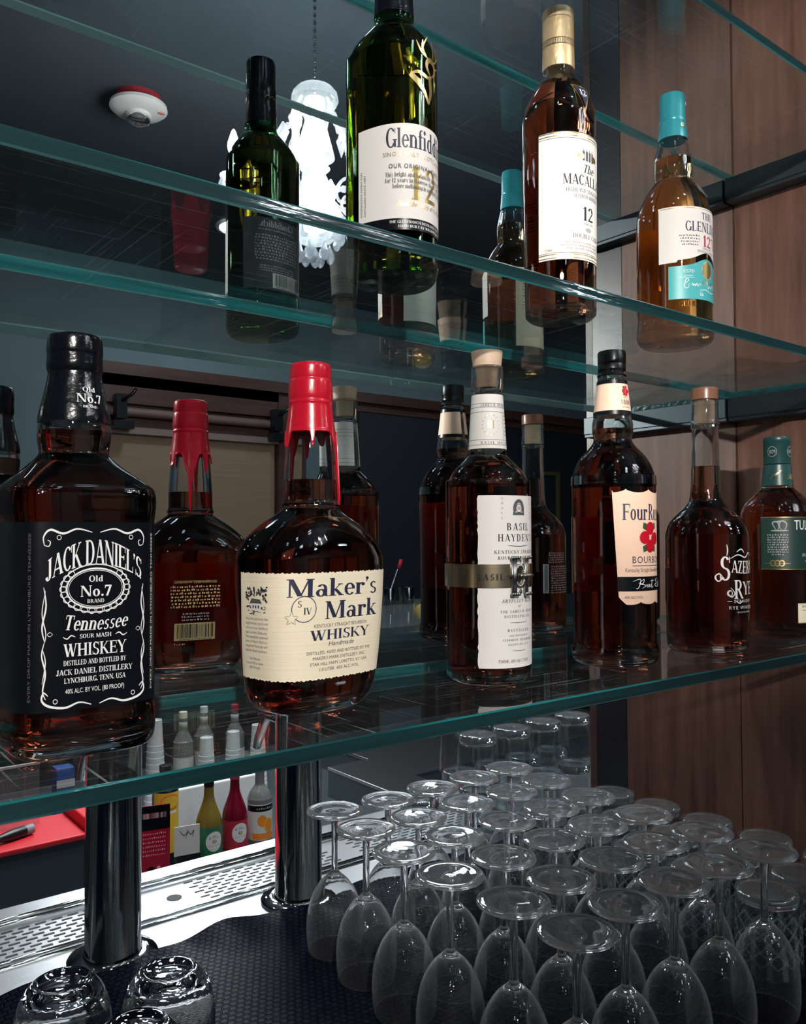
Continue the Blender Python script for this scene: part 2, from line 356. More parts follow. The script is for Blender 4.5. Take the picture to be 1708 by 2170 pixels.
def cr(pts, k=4):
    """Catmull-Rom through control points; a doubled point makes a corner"""
    out = []
    P = [tuple(map(float, p)) for p in pts]
    for i in range(len(P) - 1):
        p1, p2 = P[i], P[i + 1]
        if max(abs(a - b) for a, b in zip(p1, p2)) < 1e-9: continue
        p0 = P[i - 1] if i > 0 else p1; p3 = P[i + 2] if i + 2 < len(P) else p2
        if i > 0 and p0 == p1: p0 = p1
        for s in range(k):
            t = s / k
            out.append(tuple(0.5 * (2 * b + (c - a) * t + (2 * a - 5 * b + 4 * c - d) * t * t + (3 * b - a - 3 * c + d) * t ** 3) for a, b, c, d in zip(p0, p1, p2, p3)))
    out.append(P[-1]); return out

# ------------------------------------------------------------------ lettering
SW, TH, SF = 0.19, 0.065, 0.075
GL = {}
def G(ch, adv, *pr): GL[ch] = (adv, pr)
def st(x, y0=0, y1=1, sf='bt', w=SW): return ('s', x, y0, y1, sf, w)
def di(x0, y0, x1, y1, w=SW): return ('d', x0, y0, x1, y1, w)
def ar(cx, cy, rx, ry, a0=0, a1=360, w=SW, t=TH): return ('a', cx, cy, rx, ry, a0, a1, w, t)
def ba(x0, x1, y, t=TH): return ('h', x0, x1, y, t)
def fo(x, y, w=0.3): return ('h', x - w / 2, x + w / 2, y, 0.05)
def do(x, y, r=0.1): return ('a', x, y, r, r, 0, 360, r, r)
G('A', .92, di(.12, 0, .46, 1, .07), di(.80, 0, .48, 1, .2), ba(.24, .66, .30), fo(.12, .025, .24), fo(.80, .025, .32))
G('B', .84, st(.2), ar(.42, .75, .28, .25, -90, 90), ar(.42, .26, .34, .26, -90, 90), ba(.2, .45, .965), ba(.2, .45, .51), ba(.2, .45, .035))
G('C', .84, ar(.46, .5, .40, .52, 42, 318), di(.78, .98, .78, .70, .05))
G('D', .94, st(.2), ar(.42, .5, .44, .5, -90, 90), ba(.2, .45, .965), ba(.2, .45, .035))
G('E', .80, st(.2), ba(.2, .70, .965), ba(.2, .58, .51), ba(.2, .74, .035), di(.70, .99, .70, .74, .05), di(.75, .0, .75, .26, .05), di(.58, .62, .58, .40, .05))
G('F', .74, st(.2), ba(.2, .70, .965), ba(.2, .56, .50), di(.70, .99, .70, .74, .05), di(.56, .61, .56, .39, .05))
G('G', .92, ar(.46, .5, .40, .52, 42, 325), st(.78, 0.02, .42, 't', .17), di(.78, .98, .78, .72, .05))
G('H', .98, st(.2), st(.78), ba(.2, .8, .51))
G('I', .42, st(.21))
G('J', .58, st(.36, .2, 1, 't'), ar(.22, .2, .235, .23, 180, 360))
G('K', .94, st(.2), di(.26, .40, .76, 1, .07), di(.40, .55, .80, 0, .2), fo(.80, .025, .3), fo(.74, .975, .26))
G('L', .76, st(.2), ba(.2, .70, .035), di(.70, 0, .70, .30, .05))
G('M', 1.14, st(.17, 0, 1, 'b', .07), st(.95, 0, 1, 'bt'), di(.20, 1, .55, .06, .2), di(.90, 1, .57, .06, .07), fo(.15, .975, .2))
G('N', .98, st(.17, 0, 1, 'b', .07), st(.82, 0, 1, 't', .07), di(.20, 1, .80, .02, .2), fo(.15, .975, .2))
G('O', .94, ar(.47, .5, .42, .52))
G('P', .78, st(.2), ar(.42, .73, .32, .27, -90, 90), ba(.2, .45, .965), ba(.2, .45, .49))
G('R', .92, st(.2), ar(.42, .74, .30, .26, -90, 90), ba(.2, .45, .965), ba(.2, .45, .50), di(.42, .50, .78, 0, .2), fo(.80, .025, .24))
G('S', .70, ar(.36, .75, .27, .27, 30, 270, .16), ar(.36, .255, .30, .275, -150, 90, .16), di(.62, 1, .62, .74, .05), di(.08, 0, .08, .28, .05))
G('T', .82, st(.41, 0, 1, 'b'), ba(.06, .76, .965), di(.08, .99, .08, .72, .05), di(.74, .99, .74, .72, .05))
G('U', .92, st(.2, .3, 1, 't'), st(.76, .3, 1, 't', .07), ar(.46, .32, .355, .34, 180, 360, .13))
G('V', .90, di(.14, 1, .46, 0, .2), di(.78, 1, .47, 0, .07), fo(.14, .975, .32), fo(.78, .975, .24))
G('W', 1.26, di(.14, 1, .40, 0, .2), di(.66, 1, .42, 0, .07), di(.60, 1, .86, 0, .2), di(1.14, 1, .88, 0, .07), fo(.14, .975, .3), fo(1.14, .975, .22), fo(.62, .975, .3))
G('X', .90, di(.14, 1, .78, 0, .2), di(.76, 1, .14, 0, .07), fo(.14, .975), fo(.78, .025), fo(.76, .975, .24), fo(.14, .025, .24))
G('Y', .88, di(.12, 1, .44, .45, .2), di(.78, 1, .46, .45, .07), st(.44, 0, .5, 'b'), fo(.12, .975), fo(.78, .975, .24))
G('Z', .80, ba(.10, .70, .965), ba(.08, .72, .035), di(.62, .98, .14, .02, .2), di(.11, .99, .11, .74, .05), di(.71, 0, .71, .26, .05))
G('a', .64, ar(.27, .20, .23, .215, 0, 360, .15), st(.47, .04, .45, '', .16), ar(.31, .44, .24, .24, 5, 150, .15), fo(.54, .03, .14))
G('b', .70, st(.17, 0, 1, ''), ar(.36, .33, .28, .35, -120, 120), fo(.11, .975, .18))
G('c', .58, ar(.32, .33, .27, .35, 50, 310, .16))
G('d', .72, st(.53, 0, 1, ''), ar(.34, .33, .28, .35, 60, 300), fo(.47, .975, .18), fo(.60, .025, .16))
G('e', .60, ar(.32, .33, .28, .35, 0, 320, .16), ba(.12, .56, .36))
G('f', .44, st(.2, 0, .80, 'b'), ar(.33, .78, .225, .23, 60, 180, .16), ba(.04, .40, .64))
G('h', .74, st(.17, 0, 1, 'b'), st(.55, 0, .42, 'b'), ar(.36, .40, .28, .27, 0, 150, .16), fo(.11, .975, .18))
G('i', .38, st(.19, 0, .66, 'b'), fo(.12, .64, .16), do(.19, .90, .115))
G('k', .72, st(.17, 0, 1, 'b'), di(.22, .28, .56, .66, .065), di(.30, .38, .60, 0, .19), fo(.11, .975, .18), fo(.60, .025, .26), fo(.55, .64, .24))
G('l', .36, st(.18, 0, 1, 'b'), fo(.11, .975, .18))
G('m', 1.06, st(.17, 0, .66, 'b'), st(.53, 0, .44, 'b'), st(.88, 0, .44, 'b'), ar(.35, .42, .26, .26, 0, 140, .15), ar(.71, .42, .26, .26, 0, 140, .15), fo(.11, .64, .18))
G('n', .74, st(.17, 0, .66, 'b'), st(.55, 0, .42, 'b'), ar(.36, .40, .28, .27, 0, 150, .16), fo(.11, .64, .18))
G('o', .64, ar(.32, .33, .28, .35, 0, 360, .17))
G('r', .54, st(.17, 0, .66, 'b'), ar(.38, .42, .25, .25, 45, 170, .12), do(.44, .56, .10), fo(.11, .64, .18))
G('s', .52, ar(.27, .50, .20, .185, 35, 270, .12), ar(.26, .165, .22, .19, -150, 90, .12))
G('t', .44, st(.2, .12, .86, '', .17), ar(.31, .15, .195, .17, 180, 310, .14), ba(.04, .40, .64))
G('u', .74, st(.17, .2, .66, ''), st(.55, 0, .66, ''), ar(.34, .22, .26, .235, 180, 330, .15), fo(.11, .64, .16), fo(.62, .025, .16))
G('w', .92, di(.1, .66, .30, 0, .17), di(.48, .66, .32, 0, .06), di(.45, .66, .64, 0, .17), di(.82, .66, .66, 0, .06), fo(.1, .64, .22), fo(.82, .64, .18))
G('y', .66, di(.12, .66, .36, 0, .18), di(.58, .66, .24, -.26, .065), fo(.12, .64, .26), fo(.56, .64, .22), do(.18, -.22, .09))
G("'", .26, do(.13, .90, .09), di(.16, .92, .09, .70, .06))
G('.', .30, do(.15, .09, .10))
G('-', .4, ba(.06, .34, .36, .09))
G('0', .66, ar(.33, .5, .29, .52))
G('1', .50, st(.27, 0, 1, 'b'), di(.08, .80, .26, .98, .07))
G('2', .66, ar(.32, .72, .27, .29, -20, 170, .17), di(.52, .62, .10, .05, .12), ba(.08, .60, .06, .12))
G('3', .64, ar(.30, .75, .25, .26, -90, 150, .16), ar(.30, .27, .29, .28, -150, 90, .17))
G('7', .60, ba(.06, .56, .93, .14), di(.52, .96, .22, 0, .17), di(.08, .99, .08, .70, .05))
G('8', .64, ar(.32, .75, .25, .26, 0, 360, .15), ar(.32, .26, .29, .28, 0, 360, .16))
G('9', .64, ar(.32, .68, .28, .33, 0, 360, .16), ar(.26, .42, .34, .43, -60, 10, .16))

G('g', .66, ar(.33, .35, .27, .32, 0, 360, .16), st(.52, -.05, .66, ''), ar(.33, -.04, .265, .24, 180, 360, .15))
G('p', .70, st(.17, -.26, .66, 'b'), ar(.36, .33, .28, .35, -120, 120), fo(.11, .64, .18))
G('v', .66, di(.12, .66, .34, 0, .18), di(.56, .66, .36, 0, .065), fo(.12, .64, .24), fo(.56, .64, .2))
G('4', .66, st(.44, 0, 1, 'b', .16), di(.08, .30, .42, .98, .07), ba(.06, .62, .30, .07))
G('5', .64, ar(.28, .31, .29, .33, -150, 130, .16), di(.14, .52, .16, .98, .08), ba(.14, .54, .93, .13))
G('6', .64, ar(.32, .32, .28, .33, 0, 360, .16), ar(.38, .42, .34, .58, 95, 190, .14))
G('/', .44, di(.06, 0, .38, 1, .08))
G('%', .9, di(.2, 0, .70, 1, .08), ar(.22, .76, .17, .22, 0, 360, .09), ar(.68, .24, .17, .22, 0, 360, .09))
def serif_polys(text, track=0.0):
    """list of polygons (each a list of (x, y)) in cap-height units, and the total advance"""
    x = 0.0; out = []
    for ch in text:
        if ch == ' ': x += .38 + track; continue
        adv, pr = GL.get(ch, GL['-'])
        for p in pr:
            if p[0] == 's':
                _, sx, y0, y1, sf, ww = p
                out.append([(x + sx - ww / 2, y0), (x + sx + ww / 2, y0), (x + sx + ww / 2, y1), (x + sx - ww / 2, y1)])
                for c, yy in (('b', y0), ('t', y1 - .05)):
                    if c in sf: out.append([(x + sx - ww / 2 - SF, yy), (x + sx + ww / 2 + SF, yy), (x + sx + ww / 2 + SF, yy + .05), (x + sx - ww / 2 - SF, yy + .05)])
            elif p[0] == 'h':
                _, x0, x1, y, t = p
                out.append([(x + x0, y - t / 2), (x + x1, y - t / 2), (x + x1, y + t / 2), (x + x0, y + t / 2)])
            elif p[0] == 'd':
                _, x0, y0, x1, y1, ww = p
                if y0 > y1: x0, y0, x1, y1 = x1, y1, x0, y0
                out.append([(x + x0 - ww / 2, y0), (x + x0 + ww / 2, y0), (x + x1 + ww / 2, y1), (x + x1 - ww / 2, y1)])
            else:
                _, cx, cyy, rx, ry, a0, a1, ww, t = p
                n = max(6, int(abs(a1 - a0) / 18))
                for i in range(n):
                    q = []
                    for a, ins in ((a0 + (a1 - a0) * i / n, 0), (a0 + (a1 - a0) * (i + 1) / n, 0), (a0 + (a1 - a0) * (i + 1) / n, 1), (a0 + (a1 - a0) * i / n, 1)):
                        r = math.radians(a); ex = max(rx - (ww if ins else 0), 0.0); ey = max(ry - (t if ins else 0), 0.0)
                        q.append((x + cx + ex * math.cos(r), cyy + ey * math.sin(r)))
                    out.append(q)
        x += adv + track
    return out, x - track
_sans = {}
def sans_polys(text, track=0.0):
    key = (text, track)
    if key in _sans: return _sans[key]
    cu = bpy.data.curves.new('lettering', 'FONT'); cu.body = text; cu.size = 1.0; cu.resolution_u = 2; cu.space_character = 1 + track
    o = bpy.data.objects.new('lettering', cu); COL.objects.link(o)
    dg = bpy.context.evaluated_depsgraph_get(); me = o.evaluated_get(dg).to_mesh()
    polys = [[(me.vertices[i].co.x / .73, me.vertices[i].co.y / .73) for i in p.vertices] for p in me.polygons]
    xs = [q[0] for p in polys for q in p]; x0 = min(xs) if xs else 0; x1 = max(xs) if xs else 0
    polys = [[(x - x0, y) for x, y in p] for p in polys]
    o.evaluated_get(dg).to_mesh_clear(); bpy.data.objects.remove(o); bpy.data.curves.remove(cu)
    _sans[key] = (polys, x1 - x0); return _sans[key]

class Sheet:
    """a label: polygons in (s, t) millimetres laid on a surface fn(s_mm, t_mm, offset_m) -> Vector"""
    def __init__(s, fn, off=0.0004): s.fn = fn; s.mb = MB(); s.mats = []; s.off = off; s.lay = 1
    def mi(s, m):
        m = M[m]
        if m not in s.mats: s.mats.append(m)
        return s.mats.index(m)
    def poly(s, pts, m, lift=None):
        o = s.off + (0.00012 * s.lay if lift is None else lift)
        x0 = min(p[0] for p in pts); x1 = max(p[0] for p in pts)
        if x1 - x0 > 3.2:                                   # slice wide polygons so that they follow the curve
            n = int(math.ceil((x1 - x0) / 2.2)); k = s.mi(m)
            for i in range(n):
                q = pts
                for lim, sg in ((x0 + (x1 - x0) * i / n, 1), (x0 + (x1 - x0) * (i + 1) / n, -1)):
                    r = []
                    for a, b in zip(q, q[1:] + q[:1]):
                        da, db = (a[0] - lim) * sg, (b[0] - lim) * sg
                        if da >= 0: r.append(a)
                        if da * db < 0: f = da / (da - db); r.append((a[0] + (b[0] - a[0]) * f, a[1] + (b[1] - a[1]) * f))
                    q = r
                    if len(q) < 3: break
                if len(q) >= 3: s.mb.face([s.mb.vert(s.fn(x, y, o)) for x, y in q], k, True)
            return
        idx = [s.mb.vert(s.fn(x, y, o)) for x, y in pts]
        s.mb.face(idx, s.mi(m), True)
    def base(s, s0, s1, bot, top, m, step=2.0, lift=0.0, rows=4):
        n = max(2, int((s1 - s0) / step)); fb = bot if callable(bot) else (lambda x: bot); ft = top if callable(top) else (lambda x: top)
        k = s.mi(m); cols = []
        for i in range(n + 1):
            x = s0 + (s1 - s0) * i / n
            cols.append([s.mb.vert(s.fn(x, fb(x) + (ft(x) - fb(x)) * j / rows, s.off + lift)) for j in range(rows + 1)])
        for a, b in zip(cols, cols[1:]):
            for j in range(rows): s.mb.face((a[j], b[j], b[j + 1], a[j + 1]), k, True)
    def rect(s, x0, x1, y0, y1, m, lift=None):
        n = max(1, int(abs(x1 - x0) / 3)); 
        for i in range(n):
            a = x0 + (x1 - x0) * i / n; b = x0 + (x1 - x0) * (i + 1) / n
            s.poly([(a, y0), (b, y0), (b, y1), (a, y1)], m, lift)
    def text(s, txt, cx, y, h, m, font='serif', width=None, align='c', shear=0.0, arc=0.0, track=0.0, rot=0.0, bold=0, lift=None, grow=None):
        polys, adv = (serif_polys if font == 'serif' else sans_polys)(txt, track)
        sx = h if width is None else width / max(adv, 1e-6)
        tot = adv * sx; x0 = cx - (tot / 2 if align == 'c' else 0 if align == 'l' else tot)
        c, sn = math.cos(rot), math.sin(rot)
        for p in polys:
            q = []
            for px, py in p:
                X = px * sx + shear * py * h; u = (px * sx) / max(tot, 1e-6) * 2 - 1
                g = 1 + (grow * (1 - u * u) if grow else 0)
                Y = py * h * g - arc * u * u
                if rot: X, Y = (X - 0) * c - Y * sn, X * sn + Y * c
                q.append((x0 + X, y + Y)) if not rot else q.append((cx + X, y + Y))
            s.poly(q, m, lift)
    def micro(s, cx, y, h, width, m, align='c', rnd=None):
        """an illegible printed line: short word-length dashes"""
        x0 = cx - (width / 2 if align == 'c' else 0 if align == 'l' else width); x = x0
        while x < x0 + width - .3:
            l = min(random.uniform(1.2, 4.0), x0 + width - x)
            k = max(1, int(l / (h * .75)))
            for i in range(k):
                a = x + l * i / k; hh = h * random.choice((.62, .62, .75, 1.0))
                s.poly([(a, y), (a + l / k * .72, y), (a + l / k * .72, y + hh), (a, y + hh)], m)
            x += l + h * .5
    def curve(s, pts, wd, m, k=6, lift=None):
        """a tapering brush stroke through points"""
        P = cr(pts, k); n = len(P)
        for i in range(n - 1):
            (x0, y0), (x1, y1) = P[i], P[i + 1]; l = math.hypot(x1 - x0, y1 - y0) or 1e-6
            nx, ny = -(y1 - y0) / l, (x1 - x0) / l
            f0 = wd * (.35 + .65 * math.sin(PI * i / (n - 1))) / 2; f1 = wd * (.35 + .65 * math.sin(PI * (i + 1) / (n - 1))) / 2
            s.poly([(x0 - nx * f0, y0 - ny * f0), (x1 - nx * f1, y1 - ny * f1), (x1 + nx * f1, y1 + ny * f1), (x0 + nx * f0, y0 + ny * f0)], m, lift)
    def ring(s, cx, cyy, rx, ry, wd, m, n=36, a0=0, a1=360):
        for i in range(n):
            q = []
            for a, ins in ((a0 + (a1 - a0) * i / n, 0), (a0 + (a1 - a0) * (i + 1) / n, 0), (a0 + (a1 - a0) * (i + 1) / n, wd), (a0 + (a1 - a0) * i / n, wd)):
                r = math.radians(a); q.append((cx + (rx - ins) * math.cos(r), cyy + (ry - ins) * math.sin(r)))
            s.poly(q, m)
    def disc(s, cx, cyy, rx, ry, m, n=20, lift=None):
        s.poly([(cx + rx * math.cos(2 * PI * i / n), cyy + ry * math.sin(2 * PI * i / n)) for i in range(n)], m, lift)
    def barcode(s, x0, x1, y0, y1, bg, fg):
        s.rect(x0, x1, y0, y1, bg); x = x0 + 2
        while x < x1 - 2:
            ww = random.choice((.35, .35, .7, 1.0)); s.poly([(x, y0 + 2.2), (min(x + ww, x1 - 1), y0 + 2.2), (min(x + ww, x1 - 1), y1 - 1), (x, y1 - 1)], fg, s.off + .0003)
            x += ww + random.choice((.4, .6, .9))
        s.micro((x0 + x1) / 2, y0 + .5, 1.2, (x1 - x0) * .8, fg)
    def build(s, name, parent): return s.mb.build(name, s.mats, parent)

# ------------------------------------------------------------------ bottles
def outline(a, b, e, tri=0.0, n=72):
    """closed cross-section; a, b half sizes, e superellipse exponent, tri threefold bulge"""
    out = []
    for i in range(n):
        t = 2 * PI * i / n; c, s = math.cos(t), math.sin(t)
        r = (abs(c / a) ** e + abs(s / b) ** e) ** (-1 / e)
        r *= 1 + tri * math.cos(3 * (t - PI / 2))
        out.append((r * c, r * s))
    return out
class Bottle:
    """rings: list of (z, a, b, e, tri) in mm. label coordinates s = 0 at the local -y side, s growing to the viewer's right"""
    def __init__(s, rings): s.rings = rings
    def at(s, z):
        R = s.rings
        if z <= R[0][0]: return R[0][1:]
        for p, q in zip(R, R[1:]):
            if p[0] <= z <= q[0] and q[0] > p[0]:
                f = (z - p[0]) / (q[0] - p[0]); return tuple(x + (y - x) * f for x, y in zip(p[1:], q[1:]))
        return R[-1][1:]
    def body(s, inset=0.0, z0=None, z1=None, n=72):
        out = []
        for (z, a, b, e, t) in s.rings:
            if z0 is not None and z < z0 - 1e-6: continue
            if z1 is not None and z > z1 + 1e-6: continue
            out.append([(x / 1000, y / 1000, z / 1000) for x, y in outline(max(a - inset, .5), max(b - inset, .5), e, t, n)])
        return out
    def cut(s, z, inset, n=72):
        a, b, e, t = s.at(z); return [(x / 1000, y / 1000, z / 1000) for x, y in outline(max(a - inset, .5), max(b - inset, .5), e, t, n)]
    def surf(s, zref=None, turn=0.0):
        cache = {}
        def tab(z):
            zk = round((zref if zref is not None else z), 0)
            if zk not in cache:
                a, b, e, t = s.at(zk); o = outline(a, b, e, t, 360)
                i0 = 270; acc = [0.0]
                for k in range(360):
                    p, q = o[(i0 + k) % 360], o[(i0 + k + 1) % 360]; acc.append(acc[-1] + math.hypot(q[0] - p[0], q[1] - p[1]))
                cache[zk] = (o, acc)
            return cache[zk]
        def fn(sx, t, off):
            o, acc = tab(t); L = acc[-1]; u = (sx + turn * L) % L
            lo, hi = 0, 360
            while hi - lo > 1:
                md = (lo + hi) // 2
                if acc[md] <= u: lo = md
                else: hi = md
            f = (u - acc[lo]) / max(acc[lo + 1] - acc[lo], 1e-9); p, q = o[(270 + lo) % 360], o[(270 + lo + 1) % 360]
            x = p[0] + (q[0] - p[0]) * f; y = p[1] + (q[1] - p[1]) * f
            nx, ny = (q[1] - p[1]), -(q[0] - p[0]); l = math.hypot(nx, ny) or 1
            return Vector((x / 1000 + nx / l * off, y / 1000 + ny / l * off, t / 1000))
        return fn
def build_bottle(name, label, rings, loc, rz, gmat, lmat, level, thick=2.6, floor_=7.0, liquid_name='whiskey', cat='bottle'):
    root = thing(name, label, cat, loc, rz)
    B = Bottle(rings)
    outer = B.body(); top = rings[-1][0]
    innz = [z for z in (r[0] for r in rings) if z > floor_ + 3 and z < top - .5]
    inner = [B.cut(floor_, thick + 7)] + [B.cut(floor_ + 2.5, thick + 1.5)] + [B.cut(z, thick) for z in innz] + [B.cut(top, thick)]
    mb = MB(); mb.loft(outer + inner[::-1], True, True)
    mb.build('bottle_body', gmat, root, sharp=50)
    lz = [z for z in innz if z < level - 1]
    ins = thick - 0.12
    liq = [B.cut(floor_ - .1, ins + 7)] + [B.cut(floor_ + 2.5, ins + 1.5)] + [B.cut(z, ins) for z in lz] + [B.cut(level, ins)]
    mb = MB(); mb.loft(liq, True, True); mb.build(liquid_name, lmat, root, sharp=50)
    return root, B
def R(pts, k=4): return cr(pts, k)

exec_order = []
# ================================================================== the setting
SH1, SH2, SH3 = 1.293, 1.619, 1.939          # top of lower shelf, undersides of the two upper shelves
T = 0.0107; SD = 0.21
def struct(name, boxes, mt, kind='structure', bevel=0):
    mb = MB()
    for b in boxes: mb.box(*b)
    o = mb.build(name, mt, bevel=bevel); o['kind'] = kind; return o
struct('floor', [(-6, 6.5, -4.35, 5.2, -0.05, 0)], M['floor'])
struct('ceiling', [(-6, 6.5, -4.35, 5.2, 3.05, 3.10)], M['ceiling'])
struct('wall_front', [(-6, 6.5, -4.40, -4.25, 0, 3.05)], M['wall_blue'])
struct('wall_back', [(-6, 6.5, 5.2, 5.3, 0, 3.05)], M['wall_dark'])
struct('wall_left', [(-6.1, -6, -4.4, 5.3, 0, 3.05)], M['wall_dark'])
struct('wall_right', [(6.5, 6.6, -4.4, 5.3, 0, 3.05)], M['wall_dark'])
# wooden side panel of the bar cabinet, dark stained at both ends
pan = struct('wall_cabinet_side', [(0.0, 0.03, -0.2005, -0.0006, 0.92, 3.05), (0.0, 0.03, 0.0006, 0.2005, 0.92, 3.05)], M['wood'], bevel=0.0008)
struct('trim_1', [(-0.0005, 0.03, 0.2005, 0.262, 0.92, 3.05), (-0.0005, 0.03, -0.262, -0.2005, 0.92, 3.05)], M['trim_dark'])
struct('trim_2', [(-0.001, 0.031, 0.262, 0.276, 0.92, 3.05), (-0.001, 0.031, -0.276, -0.262, 0.92, 3.05)], M['trim_brown'])
# mirror behind the shelves
mb = MB(); mb.box(-2.6, -0.0004, 0.0006, 0.006, SH1 - T, 3.04, 0, [1, 1, 0, 1, 1, 1])
mr = mb.build('back_bar_mirror', [M['mirror'], M['trim_dark']])
tag(mr, 'tall mirror panel standing behind the glass bottle shelves', 'mirror')
def shelf(name, z0, label):
    mb = MB(); n = 40; x0, x1, y0, y1 = -2.6, -0.0012, -SD, -0.0008; c = 0.0012
    # bevelled front edge to catch light; bevels also coloured brighter as highlight lines
    P = [(y1, z0), (y1, z0 + T), (y0 + c, z0 + T), (y0, z0 + T - c), (y0, z0 + c), (y0 + c, z0)]
    for i in range(len(P)):
        (ya, za), (yb, zb) = P[i], P[(i + 1) % len(P)]
        mi = 0 if i in (1, 5) else (2 if i == 3 else 1)
        for k in range(n):
            xa = x0 + (x1 - x0) * k / n; xb = x0 + (x1 - x0) * (k + 1) / n
            idx = [mb.vert((xa, ya, za)), mb.vert((xa, yb, zb)), mb.vert((xb, yb, zb)), mb.vert((xb, ya, za))]
            mb.face(idx, mi)
    mb.face([mb.vert((x0, y, z)) for y, z in P][::-1], 1); mb.face([mb.vert((x1, y, z)) for y, z in P], 1)
    o = mb.build(name, [M['shelf_glass'], M['shelf_edge'], M['edge_core']])
    return tag(o, label, 'shelf', 'glass shelves in front of the mirror')
shelf('glass_shelf', SH1 - T, 'lowest green-edged glass shelf, carrying six bottles, above the stemmed glasses')
shelf('glass_shelf', SH2, 'middle green-edged glass shelf, carrying the green-glass bottle and two more')
shelf('glass_shelf', SH3, 'highest green-edged glass shelf, empty, above the three-bottle shelf')
def rail(z, label):
    mb = MB(); mb.box(-0.024, 0.001, -0.262, -0.001, z - 0.034, z - 0.0004, 0); mb.box(-0.026, -0.0238, -0.262, -0.001, z - 0.029, z - 0.0004, 0)
    o = mb.build('shelf_rail', M['rail'], bevel=0.001); tag(o, label, 'shelf rail', 'steel rails on the wood side')
rail(SH3, 'dark steel rail on the wood side under the highest glass shelf')
rail(SH2, 'dark steel rail on the wood side under the middle glass shelf')
# counter with a drip tray let in
tz = 0.92
mb = MB()
mb.box(-2.6, 0.9, -0.52, 0.412, tz - 0.04, tz); mb.box(-2.6, 0.9, 0.535, 0.575, tz - 0.04, tz)
mb.box(-2.6, -1.25, 0.412, 0.535, tz - 0.04, tz); mb.box(-0.05, 0.9, 0.412, 0.535, tz - 0.04, tz)
ct = mb.build('steel_counter', M['steel']); tag(ct, 'brushed steel bar counter running under the shelves', 'counter')
mb = MB(); mb.box(-2.6, 0.9, -0.50, 0.55, 0.0, tz - 0.041); tag(mb.build('counter_base', M['steel_dark']), 'dark steel cabinet base under the bar counter', 'cabinet')
# drip tray: rims and slotted plates
tr = thing('drip_tray', 'long slotted steel drip tray sunk into the counter behind the beer towers', 'drip tray', (0, 0, tz))
mb = MB(); mb.box(-1.25, -0.05, 0.412, 0.535, -0.012, -0.004); mb.build('tray_plate', M['steel'], tr)
mb = MB()
for y in (0.404, 0.418, 0.522, 0.536): mb.tube([(-1.26, y, 0.0005), (-0.04, y, 0.0005)], 0.0028, 8)
mb.build('tray_rim', M['chrome'], tr)
mb = MB(); 
def slots(x0, x1):
    for j, y in enumerate([0.431 + 0.0098 * k for k in range(9)]):
        x = x0 + (0.0105 if j % 2 else 0)
        while x + .014 < x1:
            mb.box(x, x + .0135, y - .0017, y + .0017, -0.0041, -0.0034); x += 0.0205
for xa, xb in ((-0.632, -0.40), (-0.36, -0.07), (-0.98, -0.735), (-1.22, -1.0)):
    mb = MB(); slots(xa, xb); mb.build('slot_pattern', M['slot'], tr)
mb = MB(); mb.lathe([(0.0105, 0), (0.0105, 0.0007)], (-0.662, 0.472, -0.0041), 24); mb.build('drain_hole', M['slot'], tr)
# rubber mat, draped with a soft far edge
mb = MB(); nx = 120
def edge(x):
    e = 0.331 + 0.003 * math.sin(x * 37)
    for px in (-0.789, -0.532): e -= 0.030 * math.exp(-((x - px) / 0.040) ** 2)
    return e
rows = []
for i in range(nx + 1):
    x = -1.45 + 1.448 * i / nx; ye = edge(x)
    col = [(x, -0.46, tz), (x, -0.46, tz + .006), (x, 0.2, tz + .006)]
    for k in range(1, 7):
        y = 0.2 + (ye - 0.2) * k / 6; bump = 0.004 * max(0, k - 3) / 3 * (1 + math.sin(x * 55)) * (1 if x < -.5 else .4)
        col.append((x, y, tz + .006 + bump))
    col += [(x, ye + .002, tz + .003), (x, ye, tz + .0003)]
    rows.append([mb.vert(p) for p in col])
for a, b in zip(rows, rows[1:]):
    for j in range(len(a) - 1): mb.face((a[j], b[j], b[j + 1], a[j + 1]), 0, j > 1)
mb.face(rows[0]); mb.face(rows[-1][::-1])
bm_ = mb.build('bar_mat', M['rubber'], sharp=40); tag(bm_, 'black woven rubber bar mat under the upturned glasses', 'bar mat')

# ================================================================== bottles on the lower shelf
def rings(pts, k=4): return cr(pts, k)
EYE1 = 1.424 - SH1
# ---- square bottle, black label
JD = rings([(0, 35, 35, 5, 0), (0, 35, 35, 5, 0), (2, 39.5, 39.5, 5, 0), (8, 42.5, 42.5, 4.8, 0), (20, 42.8, 42.8, 5, 0), (28, 41.8, 41.8, 5, 0), (28, 41.8, 41.8, 5, 0), (139, 41.8, 41.8, 5, 0), (139, 41.8, 41.8, 5, 0), (148, 42.8, 42.8, 5, 0), (157, 42.4, 42.4, 5, 0), (162, 39.5, 39.5, 4.5, 0), (172, 29, 29, 3, 0), (179, 22.5, 22.5, 2.2, 0), (183, 20.8, 20.8, 2, 0), (192, 22, 22, 2, 0), (203, 21, 21, 2, 0), (225, 16, 16, 2, 0), (236, 14, 14, 2, 0), (252, 14, 14, 2, 0)], 3)
b, B = build_bottle('whiskey_bottle', 'square bottle of dark whiskey with a black, white-lettered label on the lowest shelf', JD, (-0.976, -0.113, SH1 + .0002), math.radians(1), M['bottle_glass'], M['bourbon_dark'], 196)
fn0 = B.surf(90)
S = Sheet(fn0)
S.base(-118, 118, 29.5, 138.5, 'label_black', 1.5, rows=2)
S.fn = lambda s_, t_, o_: fn0(s_ * .78 - 0.5, t_, o_)
W_ = 'ink_white'
S.text("JACK DANIEL'S", 0, 113.5, 11.5, W_, width=72, arc=9.5, track=-.04, grow=.28)
S.text('.', 35, 104, 6, W_)
S.ring(0, 99.5, 26, 14.5, .7, W_); S.ring(0, 99.5, 22, 12.2, 1.0, W_); S.ring(0, 99.5, 20.3, 10.8, .35, W_)
